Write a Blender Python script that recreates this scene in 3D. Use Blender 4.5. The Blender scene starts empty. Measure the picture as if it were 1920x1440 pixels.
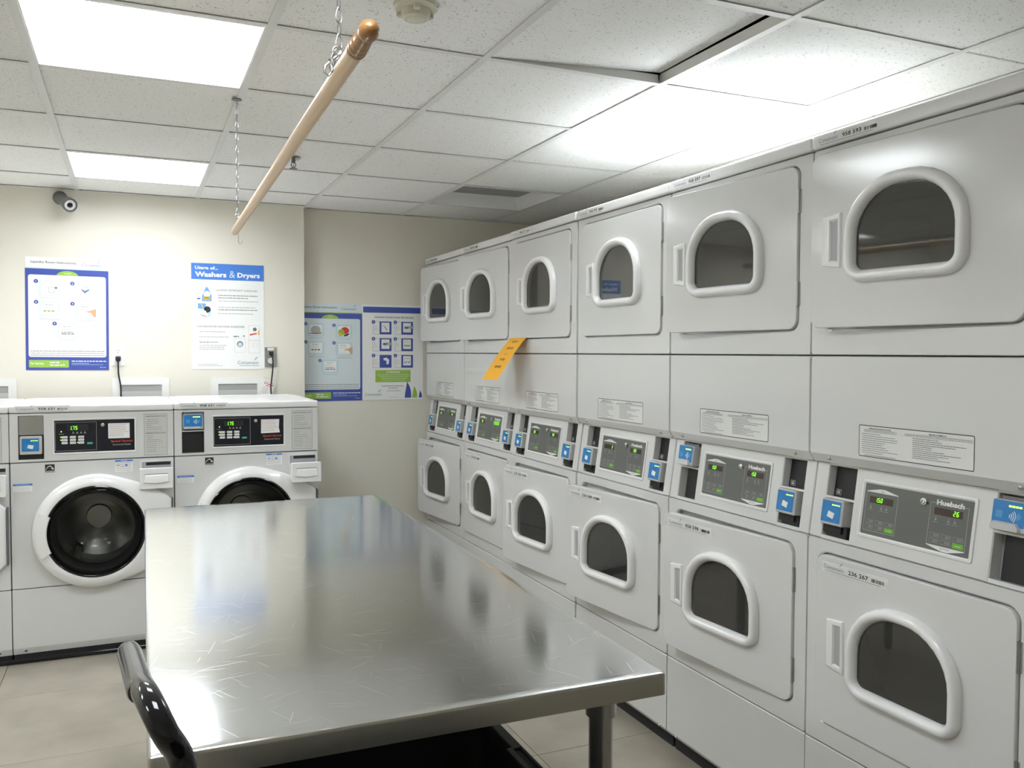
import bpy, bmesh, math, random
from mathutils import Vector, Matrix, Euler

S = bpy.context.scene
COL = S.collection
random.seed(7)
PI = math.pi

# ------------------------------------------------------------------ camera
YAW, PIT, ROL, EYE = .4152, -.0365, .0034, 1.41
c, s = math.cos(YAW), math.sin(YAW); cp, sp = math.cos(PIT), math.sin(PIT); cr, sr = math.cos(ROL), math.sin(ROL)
rt = Vector((c, -s, 0)); fw = Vector((s*cp, c*cp, sp)); up = Vector((-s*sp, -c*sp, cp))
r2 = cr*rt + sr*up; u2 = -sr*rt + cr*up
cam_d = bpy.data.cameras.new('camera'); cam = bpy.data.objects.new('camera', cam_d); COL.objects.link(cam)
cam_d.sensor_width = 36; cam_d.lens = 36*1618.2/1920; cam_d.clip_start = .02
M4 = Matrix((r2, u2, -fw)).transposed().to_4x4(); M4.translation = Vector((0, 0, EYE)); cam.matrix_world = M4
S.camera = cam

# ------------------------------------------------------------------ world, exposure
wd = bpy.data.worlds.new('world'); S.world = wd; wd.use_nodes = True
wd.node_tree.nodes['Background'].inputs[0].default_value = (.8, .85, .9, 1)
wd.node_tree.nodes['Background'].inputs[1].default_value = .05
S.view_settings.view_transform = 'Standard'; S.view_settings.look = 'None'
S.view_settings.gamma = 1; S.view_settings.use_curve_mapping = False
S.view_settings.exposure = 1.5
LAMP = 7.0                      # strength of the lit ceiling fixtures
try:
    S.cycles.max_bounces = 12; S.cycles.diffuse_bounces = 10; S.cycles.glossy_bounces = 4
    S.cycles.transparent_max_bounces = 8; S.cycles.use_denoising = True
    S.cycles.caustics_reflective = True; S.cycles.caustics_refractive = False
    S.cycles.sample_clamp_indirect = 6
except Exception: pass

# ------------------------------------------------------------------ materials
MATS = {}
def nd(nt, t, **k):
    n = nt.nodes.new(t)
    for a, b in k.items(): setattr(n, a, b)
    return n
def mat(name, col, rough=.5, metal=0, emit=0, spec=.5, bump=None, coat=0, trans=0, ior=None):
    if name in MATS: return MATS[name]
    m = bpy.data.materials.new(name); m.use_nodes = True; nt = m.node_tree; b = nt.nodes['Principled BSDF']
    b.inputs['Base Color'].default_value = (*col, 1); b.inputs['Roughness'].default_value = rough
    b.inputs['Metallic'].default_value = metal; b.inputs['Specular IOR Level'].default_value = spec
    b.inputs['Coat Weight'].default_value = coat; b.inputs['Coat Roughness'].default_value = .05
    if ior: b.inputs['IOR'].default_value = ior
    if emit: b.inputs['Emission Color'].default_value = (*col, 1); b.inputs['Emission Strength'].default_value = emit
    tc = nd(nt, 'ShaderNodeTexCoord')
    if bump:                                    # (scale, strength, distance)
        nz = nd(nt, 'ShaderNodeTexNoise'); nz.inputs['Scale'].default_value = bump[0]; nz.inputs['Detail'].default_value = 2
        bp = nd(nt, 'ShaderNodeBump'); bp.inputs['Strength'].default_value = bump[1]; bp.inputs['Distance'].default_value = bump[2]
        nt.links.new(tc.outputs['Object'], nz.inputs['Vector']); nt.links.new(nz.outputs['Fac'], bp.inputs['Height'])
        nt.links.new(bp.outputs['Normal'], b.inputs['Normal'])
    # a little uneven wear in the gloss, so that nothing is perfectly uniform
    if not emit:
        n2 = nd(nt, 'ShaderNodeTexNoise'); n2.inputs['Scale'].default_value = 9; n2.inputs['Detail'].default_value = 3
        mr = nd(nt, 'ShaderNodeMapRange'); mr.inputs['To Min'].default_value = rough*.96; mr.inputs['To Max'].default_value = min(1, rough*1.04)
        nt.links.new(tc.outputs['Object'], n2.inputs['Vector']); nt.links.new(n2.outputs['Fac'], mr.inputs['Value'])
        nt.links.new(mr.outputs['Result'], b.inputs['Roughness'])
    MATS[name] = m
    return m
enamel = mat('white_enamel', (.66, .66, .66), .13, spec=.8, bump=(650, .22, .00022))
platem = mat('label_plate', (.72, .72, .71), .3)
enamel2 = mat('white_enamel_lid', (.76, .76, .76), .20)
plastic = mat('white_plastic', (.80, .80, .80), .22, coat=.3)
plastic_g = mat('grey_plastic_and_shade', (.40, .40, .42), .4)  # grey plastic, also the painted shadow strip of the drawer grip
greyp = mat('reader_grey', (.50, .50, .50), .45)
darkgap = mat('dark_gap', (.015, .015, .018), .7)
blackp = mat('black_plastic', (.009, .009, .010), .5)
blackg = mat('glossy_black', (.006, .006, .008), .10)
chrome = mat('chrome', (.75, .75, .75), .15, 1)
chainm = mat('chain_zinc', (.34, .34, .34), .4, 1)
steel = mat('zinc_steel', (.48, .48, .47), .35, 1)
drumm = mat('drum_steel', (.46, .46, .44), .30, 1)
gripm = mat('grip_metal', (.03, .03, .032), .12)
facegrey = mat('faceplate_grey', (.125, .13, .122), .4)
facedark = mat('faceplate_black', (.012, .013, .02), .25)
maroon = mat('display_maroon', (.05, .03, .02), .2)
ink = mat('ink_black', (.02, .02, .025), .6)
inkg = mat('ink_grey', (.16, .16, .17), .6)
inkl = mat('ink_light_grey', (.42, .42, .42), .6)
inkw = mat('ink_white', (.80, .80, .80), .5)
navy = mat('ink_navy', (.055, .085, .36), .4)
blue = mat('ink_blue', (.06, .20, .62), .4)
skyb = mat('ink_pale_blue', (.50, .66, .74), .5)
paleb = mat('pale_blue_ink_and_shade', (.64, .71, .74), .5)  # print tint, also the shade painted into the recess poster
logo = mat('ink_logo_blue', (.13, .18, .33), .5)
grn = mat('ink_green', (.30, .50, .07), .5)
tealg = mat('ink_teal_green', (.02, .35, .22), .5)
red = mat('ink_red', (.62, .05, .02), .5)
pink = mat('ink_faded_red', (.60, .30, .28), .5)
skin = mat('ink_tan', (.62, .36, .20), .5)
yel = mat('ink_yellow', (.75, .45, .06), .5)
paper = mat('poster_paper', (.80, .81, .80), .35)
orange = mat('orange_paper', (.85, .43, .03), .6)
rdblue = mat('reader_blue', (.02, .20, .52), .3)
rdline = mat('reader_blue_light', (.07, .30, .62), .3)
led = mat('led_green', (.22, 1, .03), emit=.75)
ledy = mat('led_yellow_green', (.55, 1, .08), emit=.8)
lcd = mat('lcd_green', (.12, .42, .03), emit=.35)
startg = mat('start_button_green', (.15, .45, .03), .4)
silver = mat('silver_label', (.56, .56, .54), .4)
wallplate = mat('wall_plate_white', (.78, .78, .76), .35)
offlens = mat('unlit_lens', (.30, .30, .30), .5)
woodv = mat('varnished_wood', (.30, .145, .045), .35, coat=.15)
lampm = mat('lit_lens', (.93, .975, 1), emit=LAMP)
troffer = mat('troffer_white', (.82, .82, .81), .5)
tbar = mat('tbar_white', (.74, .74, .73), .45)
camgrey = mat('camera_grey', (.16, .16, .17), .4, .3)

def smoked(name, col, mixf, rough=.06):
    m = bpy.data.materials.new(name); m.use_nodes = True; nt = m.node_tree; b = nt.nodes['Principled BSDF']
    b.inputs['Base Color'].default_value = (*col, 1); b.inputs['Roughness'].default_value = rough; b.inputs['IOR'].default_value = 1.95
    tr = nd(nt, 'ShaderNodeBsdfTransparent'); tr.inputs[0].default_value = (.92, .93, .92, 1)
    mx = nd(nt, 'ShaderNodeMixShader')
    fr = nd(nt, 'ShaderNodeFresnel'); fr.inputs['IOR'].default_value = 1.5
    sb = nd(nt, 'ShaderNodeMath', operation='SUBTRACT'); sb.inputs[0].default_value = mixf; sb.use_clamp = True
    nt.links.new(fr.outputs[0], sb.inputs[1]); nt.links.new(sb.outputs[0], mx.inputs[0])
    nt.links.new(b.outputs[0], mx.inputs[1]); nt.links.new(tr.outputs[0], mx.inputs[2])
    nt.links.new(mx.outputs[0], nt.nodes['Material Output'].inputs['Surface']); return m
dglass = smoked('smoked_dryer_glass', (.045, .045, .042), .35, .03)
wglass = smoked('washer_door_glass', (.012, .012, .013), .9)

def steel_top():
    m = bpy.data.materials.new('scratched_stainless'); m.use_nodes = True; nt = m.node_tree; b = nt.nodes['Principled BSDF']
    b.inputs['Metallic'].default_value = 1; b.inputs['Base Color'].default_value = (.63, .64, .64, 1)
    tc = nd(nt, 'ShaderNodeTexCoord'); hs = []
    L = nt.links.new
    def streaks(rz, sc, lo, hi):
        mp = nd(nt, 'ShaderNodeMapping'); mp.inputs['Rotation'].default_value = (0, 0, rz); mp.inputs['Scale'].default_value = sc; mp.inputs['Location'].default_value = (rz*3, rz*5, 0)
        nz = nd(nt, 'ShaderNodeTexNoise'); nz.inputs['Scale'].default_value = 1; nz.inputs['Detail'].default_value = 1
        mr = nd(nt, 'ShaderNodeMapRange'); mr.inputs['From Min'].default_value = lo; mr.inputs['From Max'].default_value = hi
        m0 = nd(nt, 'ShaderNodeMapping'); m0.inputs['Rotation'].default_value = (0, 0, rz); mp.inputs['Rotation'].default_value = (0, 0, 0)
        L(tc.outputs['Object'], m0.inputs['Vector']); L(m0.outputs[0], mp.inputs['Vector']); L(mp.outputs[0], nz.inputs['Vector']); L(nz.outputs['Fac'], mr.inputs['Value']); return mr.outputs[0]
    br = streaks(0, (5, 500, 1), .2, .8)                      # mill brushing along the short side
    sc = [streaks(a, (6, 800, 1), .735, .80) for a in (.45, -.6, 1.1, -1.3, .12, -.2)]
    acc = sc[0]
    for x in sc[1:]:
        mx = nd(nt, 'ShaderNodeMath', operation='MAXIMUM'); L(acc, mx.inputs[0]); L(x, mx.inputs[1]); acc = mx.outputs[0]
    cl = nd(nt, 'ShaderNodeTexNoise'); cl.inputs['Scale'].default_value = 3; cl.inputs['Detail'].default_value = 4
    L(tc.outputs['Object'], cl.inputs['Vector'])
    r1 = nd(nt, 'ShaderNodeMapRange'); r1.inputs['To Min'].default_value = .10; r1.inputs['To Max'].default_value = .15
    L(cl.outputs['Fac'], r1.inputs['Value'])
    ad = nd(nt, 'ShaderNodeMath', operation='MULTIPLY_ADD'); L(acc, ad.inputs[0]); ad.inputs[1].default_value = .25; L(r1.outputs[0], ad.inputs[2])
    L(ad.outputs[0], b.inputs['Roughness'])
    hb = nd(nt, 'ShaderNodeMath', operation='MULTIPLY_ADD'); L(acc, hb.inputs[0]); hb.inputs[1].default_value = .9; L(br, hb.inputs[2])
    bp = nd(nt, 'ShaderNodeBump'); bp.inputs['Strength'].default_value = .12; bp.inputs['Distance'].default_value = .00003
    L(hb.outputs[0], bp.inputs['Height']); L(bp.outputs['Normal'], b.inputs['Normal'])
    mc = nd(nt, 'ShaderNodeMix', data_type='RGBA'); mc.inputs['A'].default_value = (.74, .75, .75, 1); mc.inputs['B'].default_value = (.84, .84, .84, 1)
    L(acc, mc.inputs['Factor']); L(mc.outputs['Result'], b.inputs['Base Color'])
    return m
stainless = steel_top()
stainless_edge = mat('stainless_edge', (.50, .49, .46), .3, 1, bump=(60, .1, .002))

def tile_mat():
    m = bpy.data.materials.new('ceiling_tile_speckled'); m.use_nodes = True; nt = m.node_tree; b = nt.nodes['Principled BSDF']; L = nt.links.new
    b.inputs['Roughness'].default_value = .9
    tc = nd(nt, 'ShaderNodeTexCoord'); oi = nd(nt, 'ShaderNodeObjectInfo')
    ad = nd(nt, 'ShaderNodeVectorMath', operation='ADD'); sc = nd(nt, 'ShaderNodeVectorMath', operation='SCALE'); sc.inputs['Scale'].default_value = 7
    cx = nd(nt, 'ShaderNodeCombineXYZ'); L(oi.outputs['Random'], cx.inputs[0]); L(oi.outputs['Random'], cx.inputs[1])
    L(cx.outputs[0], sc.inputs[0]); L(tc.outputs['Object'], ad.inputs[0]); L(sc.outputs[0], ad.inputs[1])
    v = nd(nt, 'ShaderNodeTexVoronoi'); v.inputs['Scale'].default_value = 95; v.inputs['Randomness'].default_value = 1
    n = nd(nt, 'ShaderNodeTexNoise'); n.inputs['Scale'].default_value = 120; n.inputs['Detail'].default_value = 3
    L(ad.outputs[0], v.inputs['Vector']); L(ad.outputs[0], n.inputs['Vector'])
    lt = nd(nt, 'ShaderNodeMapRange'); lt.inputs['From Min'].default_value = .12; lt.inputs['From Max'].default_value = .20
    lt.inputs['To Min'].default_value = 1; lt.inputs['To Max'].default_value = 0; L(v.outputs['Distance'], lt.inputs['Value'])
    sel = nd(nt, 'ShaderNodeMath', operation='GREATER_THAN'); sel.inputs[1].default_value = .45
    sx = nd(nt, 'ShaderNodeSeparateColor'); L(v.outputs['Color'], sx.inputs[0]); L(sx.outputs[0], sel.inputs[0])
    fi = nd(nt, 'ShaderNodeMapRange'); fi.inputs['From Min'].default_value = .64; fi.inputs['From Max'].default_value = .69; L(n.outputs['Fac'], fi.inputs['Value'])
    mu = nd(nt, 'ShaderNodeMath', operation='MULTIPLY'); L(lt.outputs[0], mu.inputs[0]); L(sel.outputs[0], mu.inputs[1])
    mx = nd(nt, 'ShaderNodeMath', operation='MAXIMUM'); L(mu.outputs[0], mx.inputs[0]); L(fi.outputs[0], mx.inputs[1])
    mc = nd(nt, 'ShaderNodeMix', data_type='RGBA'); mc.inputs['A'].default_value = (.86, .86, .85, 1); mc.inputs['B'].default_value = (.50, .49, .46, 1)
    L(mx.outputs[0], mc.inputs['Factor']); L(mc.outputs['Result'], b.inputs['Base Color'])
    iv = nd(nt, 'ShaderNodeMath', operation='SUBTRACT'); iv.inputs[0].default_value = 1; L(mx.outputs[0], iv.inputs[1])
    bp = nd(nt, 'ShaderNodeBump'); bp.inputs['Strength'].default_value = .4; bp.inputs['Distance'].default_value = .002; L(iv.outputs[0], bp.inputs['Height']); L(bp.outputs[0], b.inputs['Normal'])
    return m
ctile = tile_mat()

def mottled(name, a, bcol, scale, rough, bump=.1, detail=6, fine=None):
    m = bpy.data.materials.new(name); m.use_nodes = True; nt = m.node_tree; b = nt.nodes['Principled BSDF']; L = nt.links.new
    b.inputs['Roughness'].default_value = rough
    tc = nd(nt, 'ShaderNodeTexCoord'); n = nd(nt, 'ShaderNodeTexNoise'); n.inputs['Scale'].default_value = scale; n.inputs['Detail'].default_value = detail
    oi = nd(nt, 'ShaderNodeObjectInfo'); ad = nd(nt, 'ShaderNodeVectorMath', operation='ADD')
    cx = nd(nt, 'ShaderNodeCombineXYZ'); L(oi.outputs['Random'], cx.inputs[2]); L(oi.outputs['Random'], cx.inputs[0])
    L(tc.outputs['Object'], ad.inputs[0]); L(cx.outputs[0], ad.inputs[1]); L(ad.outputs[0], n.inputs['Vector'])
    mr = nd(nt, 'ShaderNodeMapRange'); mr.inputs['From Min'].default_value = .3; mr.inputs['From Max'].default_value = .7; L(n.outputs['Fac'], mr.inputs['Value'])
    mc = nd(nt, 'ShaderNodeMix', data_type='RGBA'); mc.inputs['A'].default_value = (*a, 1); mc.inputs['B'].default_value = (*bcol, 1)
    L(mr.outputs[0], mc.inputs['Factor']); L(mc.outputs['Result'], b.inputs['Base Color'])
    n2 = nd(nt, 'ShaderNodeTexNoise'); n2.inputs['Scale'].default_value = fine or 250; L(tc.outputs['Object'], n2.inputs['Vector'])
    bp = nd(nt, 'ShaderNodeBump'); bp.inputs['Strength'].default_value = bump; bp.inputs['Distance'].default_value = .001
    L(n2.outputs['Fac'], bp.inputs['Height']); L(bp.outputs[0], b.inputs['Normal']); return m
wallm = mottled('beige_wall_paint', (.70, .67, .59), (.72, .69, .61), 2, .55, .25)
floorm = mottled('stone_floor_tile', (.265, .24, .195), (.36, .328, .27), 5, .38, .1, 9)
groutm = mat('grout', (.10, .09, .075), .9)
plenum = mat('plenum_dark', (.10, .09, .08), .9)

def wood():
    m = bpy.data.materials.new('pale_rod_wood'); m.use_nodes = True; nt = m.node_tree; b = nt.nodes['Principled BSDF']; L = nt.links.new
    b.inputs['Roughness'].default_value = .38
    tc = nd(nt, 'ShaderNodeTexCoord'); mp = nd(nt, 'ShaderNodeMapping'); mp.inputs['Scale'].default_value = (90, 2.5, 90)
    n = nd(nt, 'ShaderNodeTexNoise'); n.inputs['Scale'].default_value = 1; n.inputs['Detail'].default_value = 5
    L(tc.outputs['Object'], mp.inputs[0]); L(mp.outputs[0], n.inputs['Vector'])
    mc = nd(nt, 'ShaderNodeMix', data_type='RGBA'); mc.inputs['A'].default_value = (.56, .37, .20, 1); mc.inputs['B'].default_value = (.74, .54, .35, 1)
    L(n.outputs['Fac'], mc.inputs['Factor']); L(mc.outputs['Result'], b.inputs['Base Color']); return m
rodwood = wood()

# ------------------------------------------------------------------ mesh helpers
def tag(o, label=None, cat=None, group=None, kind=None):
    if label: o['label'] = label
    if cat: o['category'] = cat
    if group: o['group'] = group
    if kind: o['kind'] = kind
    return o
def empty(name, label, cat, loc=(0, 0, 0), rz=0, group=None):
    o = bpy.data.objects.new(name, None); COL.objects.link(o); o.location = loc; o.rotation_euler = (0, 0, rz)
    o.empty_display_size = .1
    return tag(o, label, cat, group)
def area_normals(me, deg):
    """corner normals weighted by face area, so that big flat panels stay flat beside small bevels"""
    ct = math.cos(math.radians(deg+2)); near = [[] for _ in me.vertices]; data = []
    for p in me.polygons:
        n = p.normal.copy(); data.append((n, n*p.area))
        for v in p.vertices: near[v].append(p.index)
    out = [None]*len(me.loops)
    for p in me.polygons:
        n = data[p.index][0]
        for li in p.loop_indices:
            acc = Vector()
            for q in near[me.loops[li].vertex_index]:
                if data[q][0].dot(n) > ct: acc += data[q][1]
            out[li] = acc.normalized() if acc.length > 0 else n
    me.normals_split_custom_set(out)
class MB:
    def __init__(self): self.v = []; self.f = []; self.m = []; self.mats = []
    def mi(self, m):
        if m not in self.mats: self.mats.append(m)
        return self.mats.index(m)
    def add(self, vs, fs, m):
        o = len(self.v); k = self.mi(m); self.v += [tuple(p) for p in vs]
        for f in fs: self.f.append([i+o for i in f]); self.m.append(k)
        return self
    def box(self, x0, x1, y0, y1, z0, z1, m, bev=0, seg=2):
        if bev <= 0:
            vs = [(x, y, z) for x in (x0, x1) for y in (y0, y1) for z in (z0, z1)]
            return self.add(vs, [(0, 1, 3, 2), (4, 6, 7, 5), (0, 4, 5, 1), (2, 3, 7, 6), (0, 2, 6, 4), (1, 5, 7, 3)], m)
        bm = bmesh.new(); bmesh.ops.create_cube(bm, size=1)
        for w in bm.verts: w.co = Vector(((x0+x1)/2+w.co.x*(x1-x0), (y0+y1)/2+w.co.y*(y1-y0), (z0+z1)/2+w.co.z*(z1-z0)))
        bmesh.ops.bevel(bm, geom=list(bm.edges), offset=bev, segments=seg, affect='EDGES', profile=.5)
        bm.verts.index_update()
        self.add([w.co[:] for w in bm.verts], [[w.index for w in f.verts] for f in bm.faces], m); bm.free(); return self
    def loft(self, loops, m, cap0=False, cap1=False, closed=True):
        n = len(loops[0]); vs = [p for l in loops for p in l]; fs = []
        for i in range(len(loops)-1):
            for j in range(n if closed else n-1):
                k = (j+1) % n; fs.append((i*n+j, i*n+k, (i+1)*n+k, (i+1)*n+j))
        if cap0: fs.append(tuple(range(n))[::-1])
        if cap1: fs.append(tuple((len(loops)-1)*n+j for j in range(n)))
        return self.add(vs, fs, m)
    def tube(self, pts, r, m, n=8, closed=False, caps=True):
        pts = [Vector(p) for p in pts]; N = len(pts); loops = []; prev = None
        for i, p in enumerate(pts):
            if closed: t = pts[(i+1) % N]-pts[i-1]
            else: t = pts[min(i+1, N-1)]-pts[max(i-1, 0)]
            t.normalize()
            if prev is None:
                a = Vector((0, 0, 1)) if abs(t.z) < .9 else Vector((1, 0, 0)); u = t.cross(a).normalized()
            else: u = (prev - t*prev.dot(t)).normalized()
            prev = u; w = t.cross(u); rr = r[i] if isinstance(r, (list, tuple)) else r
            loops.append([tuple(p+(u*math.cos(2*PI*k/n)+w*math.sin(2*PI*k/n))*rr) for k in range(n)])
        if closed: loops.append(loops[0]); caps = False
        return self.loft(loops, m, caps, caps)
    def lathe(self, prof, m, org=(0, 0, 0), axis='z', n=32, caps=True):
        loops = []
        for r, h in prof:
            l = []
            for k in range(n):
                a = 2*PI*k/n; x, y = r*math.cos(a), r*math.sin(a)
                if axis == 'z': p = (x, y, h)
                elif axis == 'y': p = (x, h, -y)
                else: p = (h, x, y)
                l.append((p[0]+org[0], p[1]+org[1], p[2]+org[2]))
            loops.append(l)
        return self.loft(loops, m, caps, caps)
    def mesh(self, name, sharp=35):
        me = bpy.data.meshes.new(name); me.from_pydata(self.v, [], self.f)
        for m in self.mats: me.materials.append(m)
        me.polygons.foreach_set('material_index', self.m)
        bm = bmesh.new(); bm.from_mesh(me)
        bmesh.ops.remove_doubles(bm, verts=bm.verts, dist=1e-6) if len(self.v) < 4000 and sharp else None
        if sharp: bmesh.ops.recalc_face_normals(bm, faces=bm.faces)
        if sharp:
            cs = math.radians(sharp)
            for f in bm.faces: f.smooth = True
            for e in bm.edges:
                e.smooth = len(e.link_faces) == 2 and e.calc_face_angle(0) < cs
        bm.to_mesh(me); bm.free(); me.update()
        if sharp: area_normals(me, sharp)
        return me
MESH = {}
def put(name, me, parent=None, loc=(0, 0, 0), rot=(0, 0, 0)):
    o = bpy.data.objects.new(name, me); COL.objects.link(o); o.location = loc; o.rotation_euler = rot
    if parent: o.parent = parent
    return o
def cached(key, fn, sharp=35):
    if key not in MESH: MESH[key] = fn().mesh(key, sharp)
    return MESH[key]

def rr(x0, x1, z0, z1, r, y=0, seg=6, rad=None):
    """rounded rectangle loop in the xz plane, per-corner elliptic radii (bl, br, tr, tl)"""
    rad = rad or [(r, r)]*4; cs = [(x0, z0, PI), (x1, z0, 1.5*PI), (x1, z1, 0), (x0, z1, .5*PI)]; out = []
    for (cx, cz, a0), (rx, rz) in zip(cs, rad):
        ox = cx + (rx if cx == x0 else -rx); oz = cz + (rz if cz == z0 else -rz)
        for k in range(seg+1):
            a = a0+.5*PI*k/seg; out.append((ox+rx*math.cos(a), y, oz+rz*math.sin(a)))
    return out
def rrh(x0, x1, y0, y1, r, z, seg=5):
    return [(p[0], p[2], z) for p in rr(x0, x1, y0, y1, r, 0, seg)]
def dshape(x0, x1, z0, z1, inset, y, seg=10):
    w = (x1-x0)/2; h = z1-z0; x0 += inset; x1 -= inset; z0 += inset; z1 -= inset
    k = max(.004, .052-inset)
    return rr(x0, x1, z0, z1, 0, y, seg, [(k*1.1, k), (k*1.1, k), (w*.92-inset, h*.56-inset), (w*.92-inset, h*.56-inset)])

# text as flat geometry ---------------------------------------------------
TXT = {}
def textgeo(sx, bold=0.0):
    key = (sx, bold)
    if key not in TXT:
        cu = bpy.data.curves.new('t', 'FONT'); cu.body = sx; cu.resolution_u = 2; cu.offset = bold; cu.size = 1
        ob = bpy.data.objects.new('t', cu); COL.objects.link(ob)
        dg = bpy.context.evaluated_depsgraph_get(); me = bpy.data.meshes.new_from_object(ob.evaluated_get(dg))
        vs = [(v.co.x, v.co.y) for v in me.vertices]; fs = [list(p.vertices) for p in me.polygons]
        bpy.data.objects.remove(ob); bpy.data.meshes.remove(me); bpy.data.curves.remove(cu)
        xs = [v[0] for v in vs]; ys = [v[1] for v in vs]
        TXT[key] = (vs, fs, min(xs), max(xs), min(ys), max(ys))
    return TXT[key]
SEG = {'0': 'abcdef', '1': 'bc', '2': 'abged', '5': 'afgcd', '6': 'afgedc', '7': 'abc', ' ': ''}
class Print(MB):
    """flat print: coloured shapes on a plane facing -y, in thin layers"""
    def __init__(self, y=0): super().__init__(); self.y = y
    def Y(self, l): return self.y - .00025*l
    def rect(self, x0, x1, z0, z1, m, l=1):
        y = self.Y(l); return self.add([(x0, y, z0), (x1, y, z0), (x1, y, z1), (x0, y, z1)], [(0, 1, 2, 3)], m)
    def poly(self, pts, m, l=1): return self.add([(p[0], self.Y(l), p[1]) for p in pts], [tuple(range(len(pts)))], m)
    def rrect(self, x0, x1, z0, z1, r, m, l=1): return self.add(rr(x0, x1, z0, z1, r, self.Y(l), 4), [tuple(range(20))], m)
    def frame(self, x0, x1, z0, z1, t, m, l=1, r=0):
        if r: return self.loft([rr(x0, x1, z0, z1, r, self.Y(l), 4), rr(x0+t, x1-t, z0+t, z1-t, max(r-t, .0003), self.Y(l), 4)], m)
        self.rect(x0, x1, z0, z0+t, m, l); self.rect(x0, x1, z1-t, z1, m, l); self.rect(x0, x0+t, z0, z1, m, l); return self.rect(x1-t, x1, z0, z1, m, l)
    def disc(self, x, z, r, m, l=1, n=16, rz=None): return self.poly([(x+r*math.cos(2*PI*k/n), z+(rz or r)*math.sin(2*PI*k/n)) for k in range(n)], m, l)
    def text(self, sx, x, z, m, h=None, w=None, l=2, bold=.0, align='l', slant=0):
        vs, fs, a, b, c0, d = textgeo(sx, bold)
        if w and h: kx, kz = w/(b-a), h/(d-c0)
        elif w: kx = kz = w/(b-a)
        else: kx = kz = h/(d-c0)
        W = (b-a)*kx; ox = x - (W/2 if align == 'c' else W if align == 'r' else 0); y = self.Y(l)
        return self.add([(ox+(p[0]-a)*kx+slant*(p[1]-c0)*kz, y, z+(p[1]-c0)*kz) for p in vs], fs, m)
    def words(self, x0, x1, z, h, m, l=2, rnd=None):
        rnd = rnd or random; x = x0
        while x < x1-h:
            w = min(h*rnd.uniform(1.5, 5.5), x1-x); self.rect(x, x+w, z, z+h, m, l); x += w+h*.7
        return self
    def seven(self, sx, x, z, h, m, l=3):
        w = h*.50; t = h*.12; sl = .12
        for ch in sx:
            if ch == '.': self.quad(x-w*.18, z, t, t, m, l, z, sl); continue
            for g in SEG[ch]:
                gx, gz, gw, gh = {'a': (t*.6, h-t, w-1.2*t, t), 'g': (t*.6, h/2-t/2, w-1.2*t, t), 'd': (t*.6, 0, w-1.2*t, t), 'f': (0, h/2+t*.3, t, h/2-t*.9),
                                  'e': (0, t*.6, t, h/2-t*.9), 'b': (w-t, h/2+t*.3, t, h/2-t*.9), 'c': (w-t, t*.6, t, h/2-t*.9)}[g]
                self.quad(x+gx, z+gz, gw, gh, m, l, z, sl)
            x += w*1.45
        return self
    def quad(self, x, z, w, h, m, l, zb, sl): self.poly([(x+(z-zb)*sl, z), (x+w+(z-zb)*sl, z), (x+w+(z+h-zb)*sl, z+h), (x+(z+h-zb)*sl, z+h)], m, l)
    def logo(self, x, z, w, m=None, l=2):
        """the operator's word mark with its three wind strokes"""
        m = m or logo; h = w*.16
        self.text('Coinamatic', x, z, m, w=w, h=h, l=l)
        for i in range(3):
            xa = x+w*(.74+.03*i); za = z+h*(1.15+.32*i)
            self.poly([(xa, za), (xa+w*.10, za+h*.20), (xa+w*.20, za+h*.55), (xa+w*.10, za+h*.34)], m, l)
    def flat(self, name, parent=None, loc=(0, 0, 0), rot=(0, 0, 0), key=None):
        me = self.mesh(name, 0)
        return put(name, me, parent, loc, rot)

def bars(p, x0, x1, z0, z1, m, l=2, n=14, rnd=None):
    rnd = rnd or random; w = (x1-x0)/n
    for k in range(n):
        if k % 2 == 0 or rnd.random() < .35: p.rect(x0+k*w, x0+(k+rnd.uniform(.55, 1))*w, z0, z1, m, l)

# ------------------------------------------------------------------ room shell
XL, XR, YB, Y1, Y2, HC = -2.45, 2.50, -1.70, 5.2138, 5.303, 2.272
XC = .945
def struct(name, mb, parent=None, label=None):
    o = put(name, mb.mesh(name), parent)
    if not parent: o['kind'] = 'structure'
    if label: o['label'] = label
    return o
struct('wall_back', MB().box(XL-.1, XC, Y1, Y1+.3, 0, 2.6, wallm))
struct('wall_recess', MB().box(XC, XR+.1, Y2, Y2+.211, 0, 2.6, wallm))
struct('wall_right', MB().box(XR, XR+.1, YB-.1, Y2, 0, 2.6, wallm))
struct('wall_left', MB().box(XL-.1, XL, YB-.1, Y1, 0, 2.6, wallm))
struct('wall_front', MB().box(XL, XR, YB-.1, YB, 0, 2.6, wallm))
floor = struct('floor', MB().box(XL-.1, XR+.1, YB-.1, Y2+.3, -.12, -.004, groutm))
TX, TY, GX0, GY0 = .603, .652, 1.287, 2.685
tm = cached('floor_tile', lambda: MB().box(.0012, TX-.0012, .0012, TY-.0012, -.01, 0, floorm, .0008, 1))
for i in range(-7, 3):
    for j in range(-7, 5):
        x, y = GX0+i*TX, GY0+j*TY
        if x+TX < XL or x > XR or y+TY < YB or y > Y2: continue
        if x < XL or x+TX > XR or y < YB or y+TY > (Y1 if x < XC else Y2):
            xa, xb, ya, yb = max(x, XL), min(x+TX, XR), max(y, YB), min(y+TY, Y1 if x < XC else Y2)
            if xb-xa < .01 or yb-ya < .01: continue
            put('floor_tile', MB().box(xa+.0012-x, xb-.0012-x, ya+.0012-y, yb-.0012-y, -.01, 0, floorm, .0008, 1).mesh('floor_tile'), floor, (x, y, 0))
        else: put('floor_tile', tm, floor, (x, y, 0))

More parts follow.
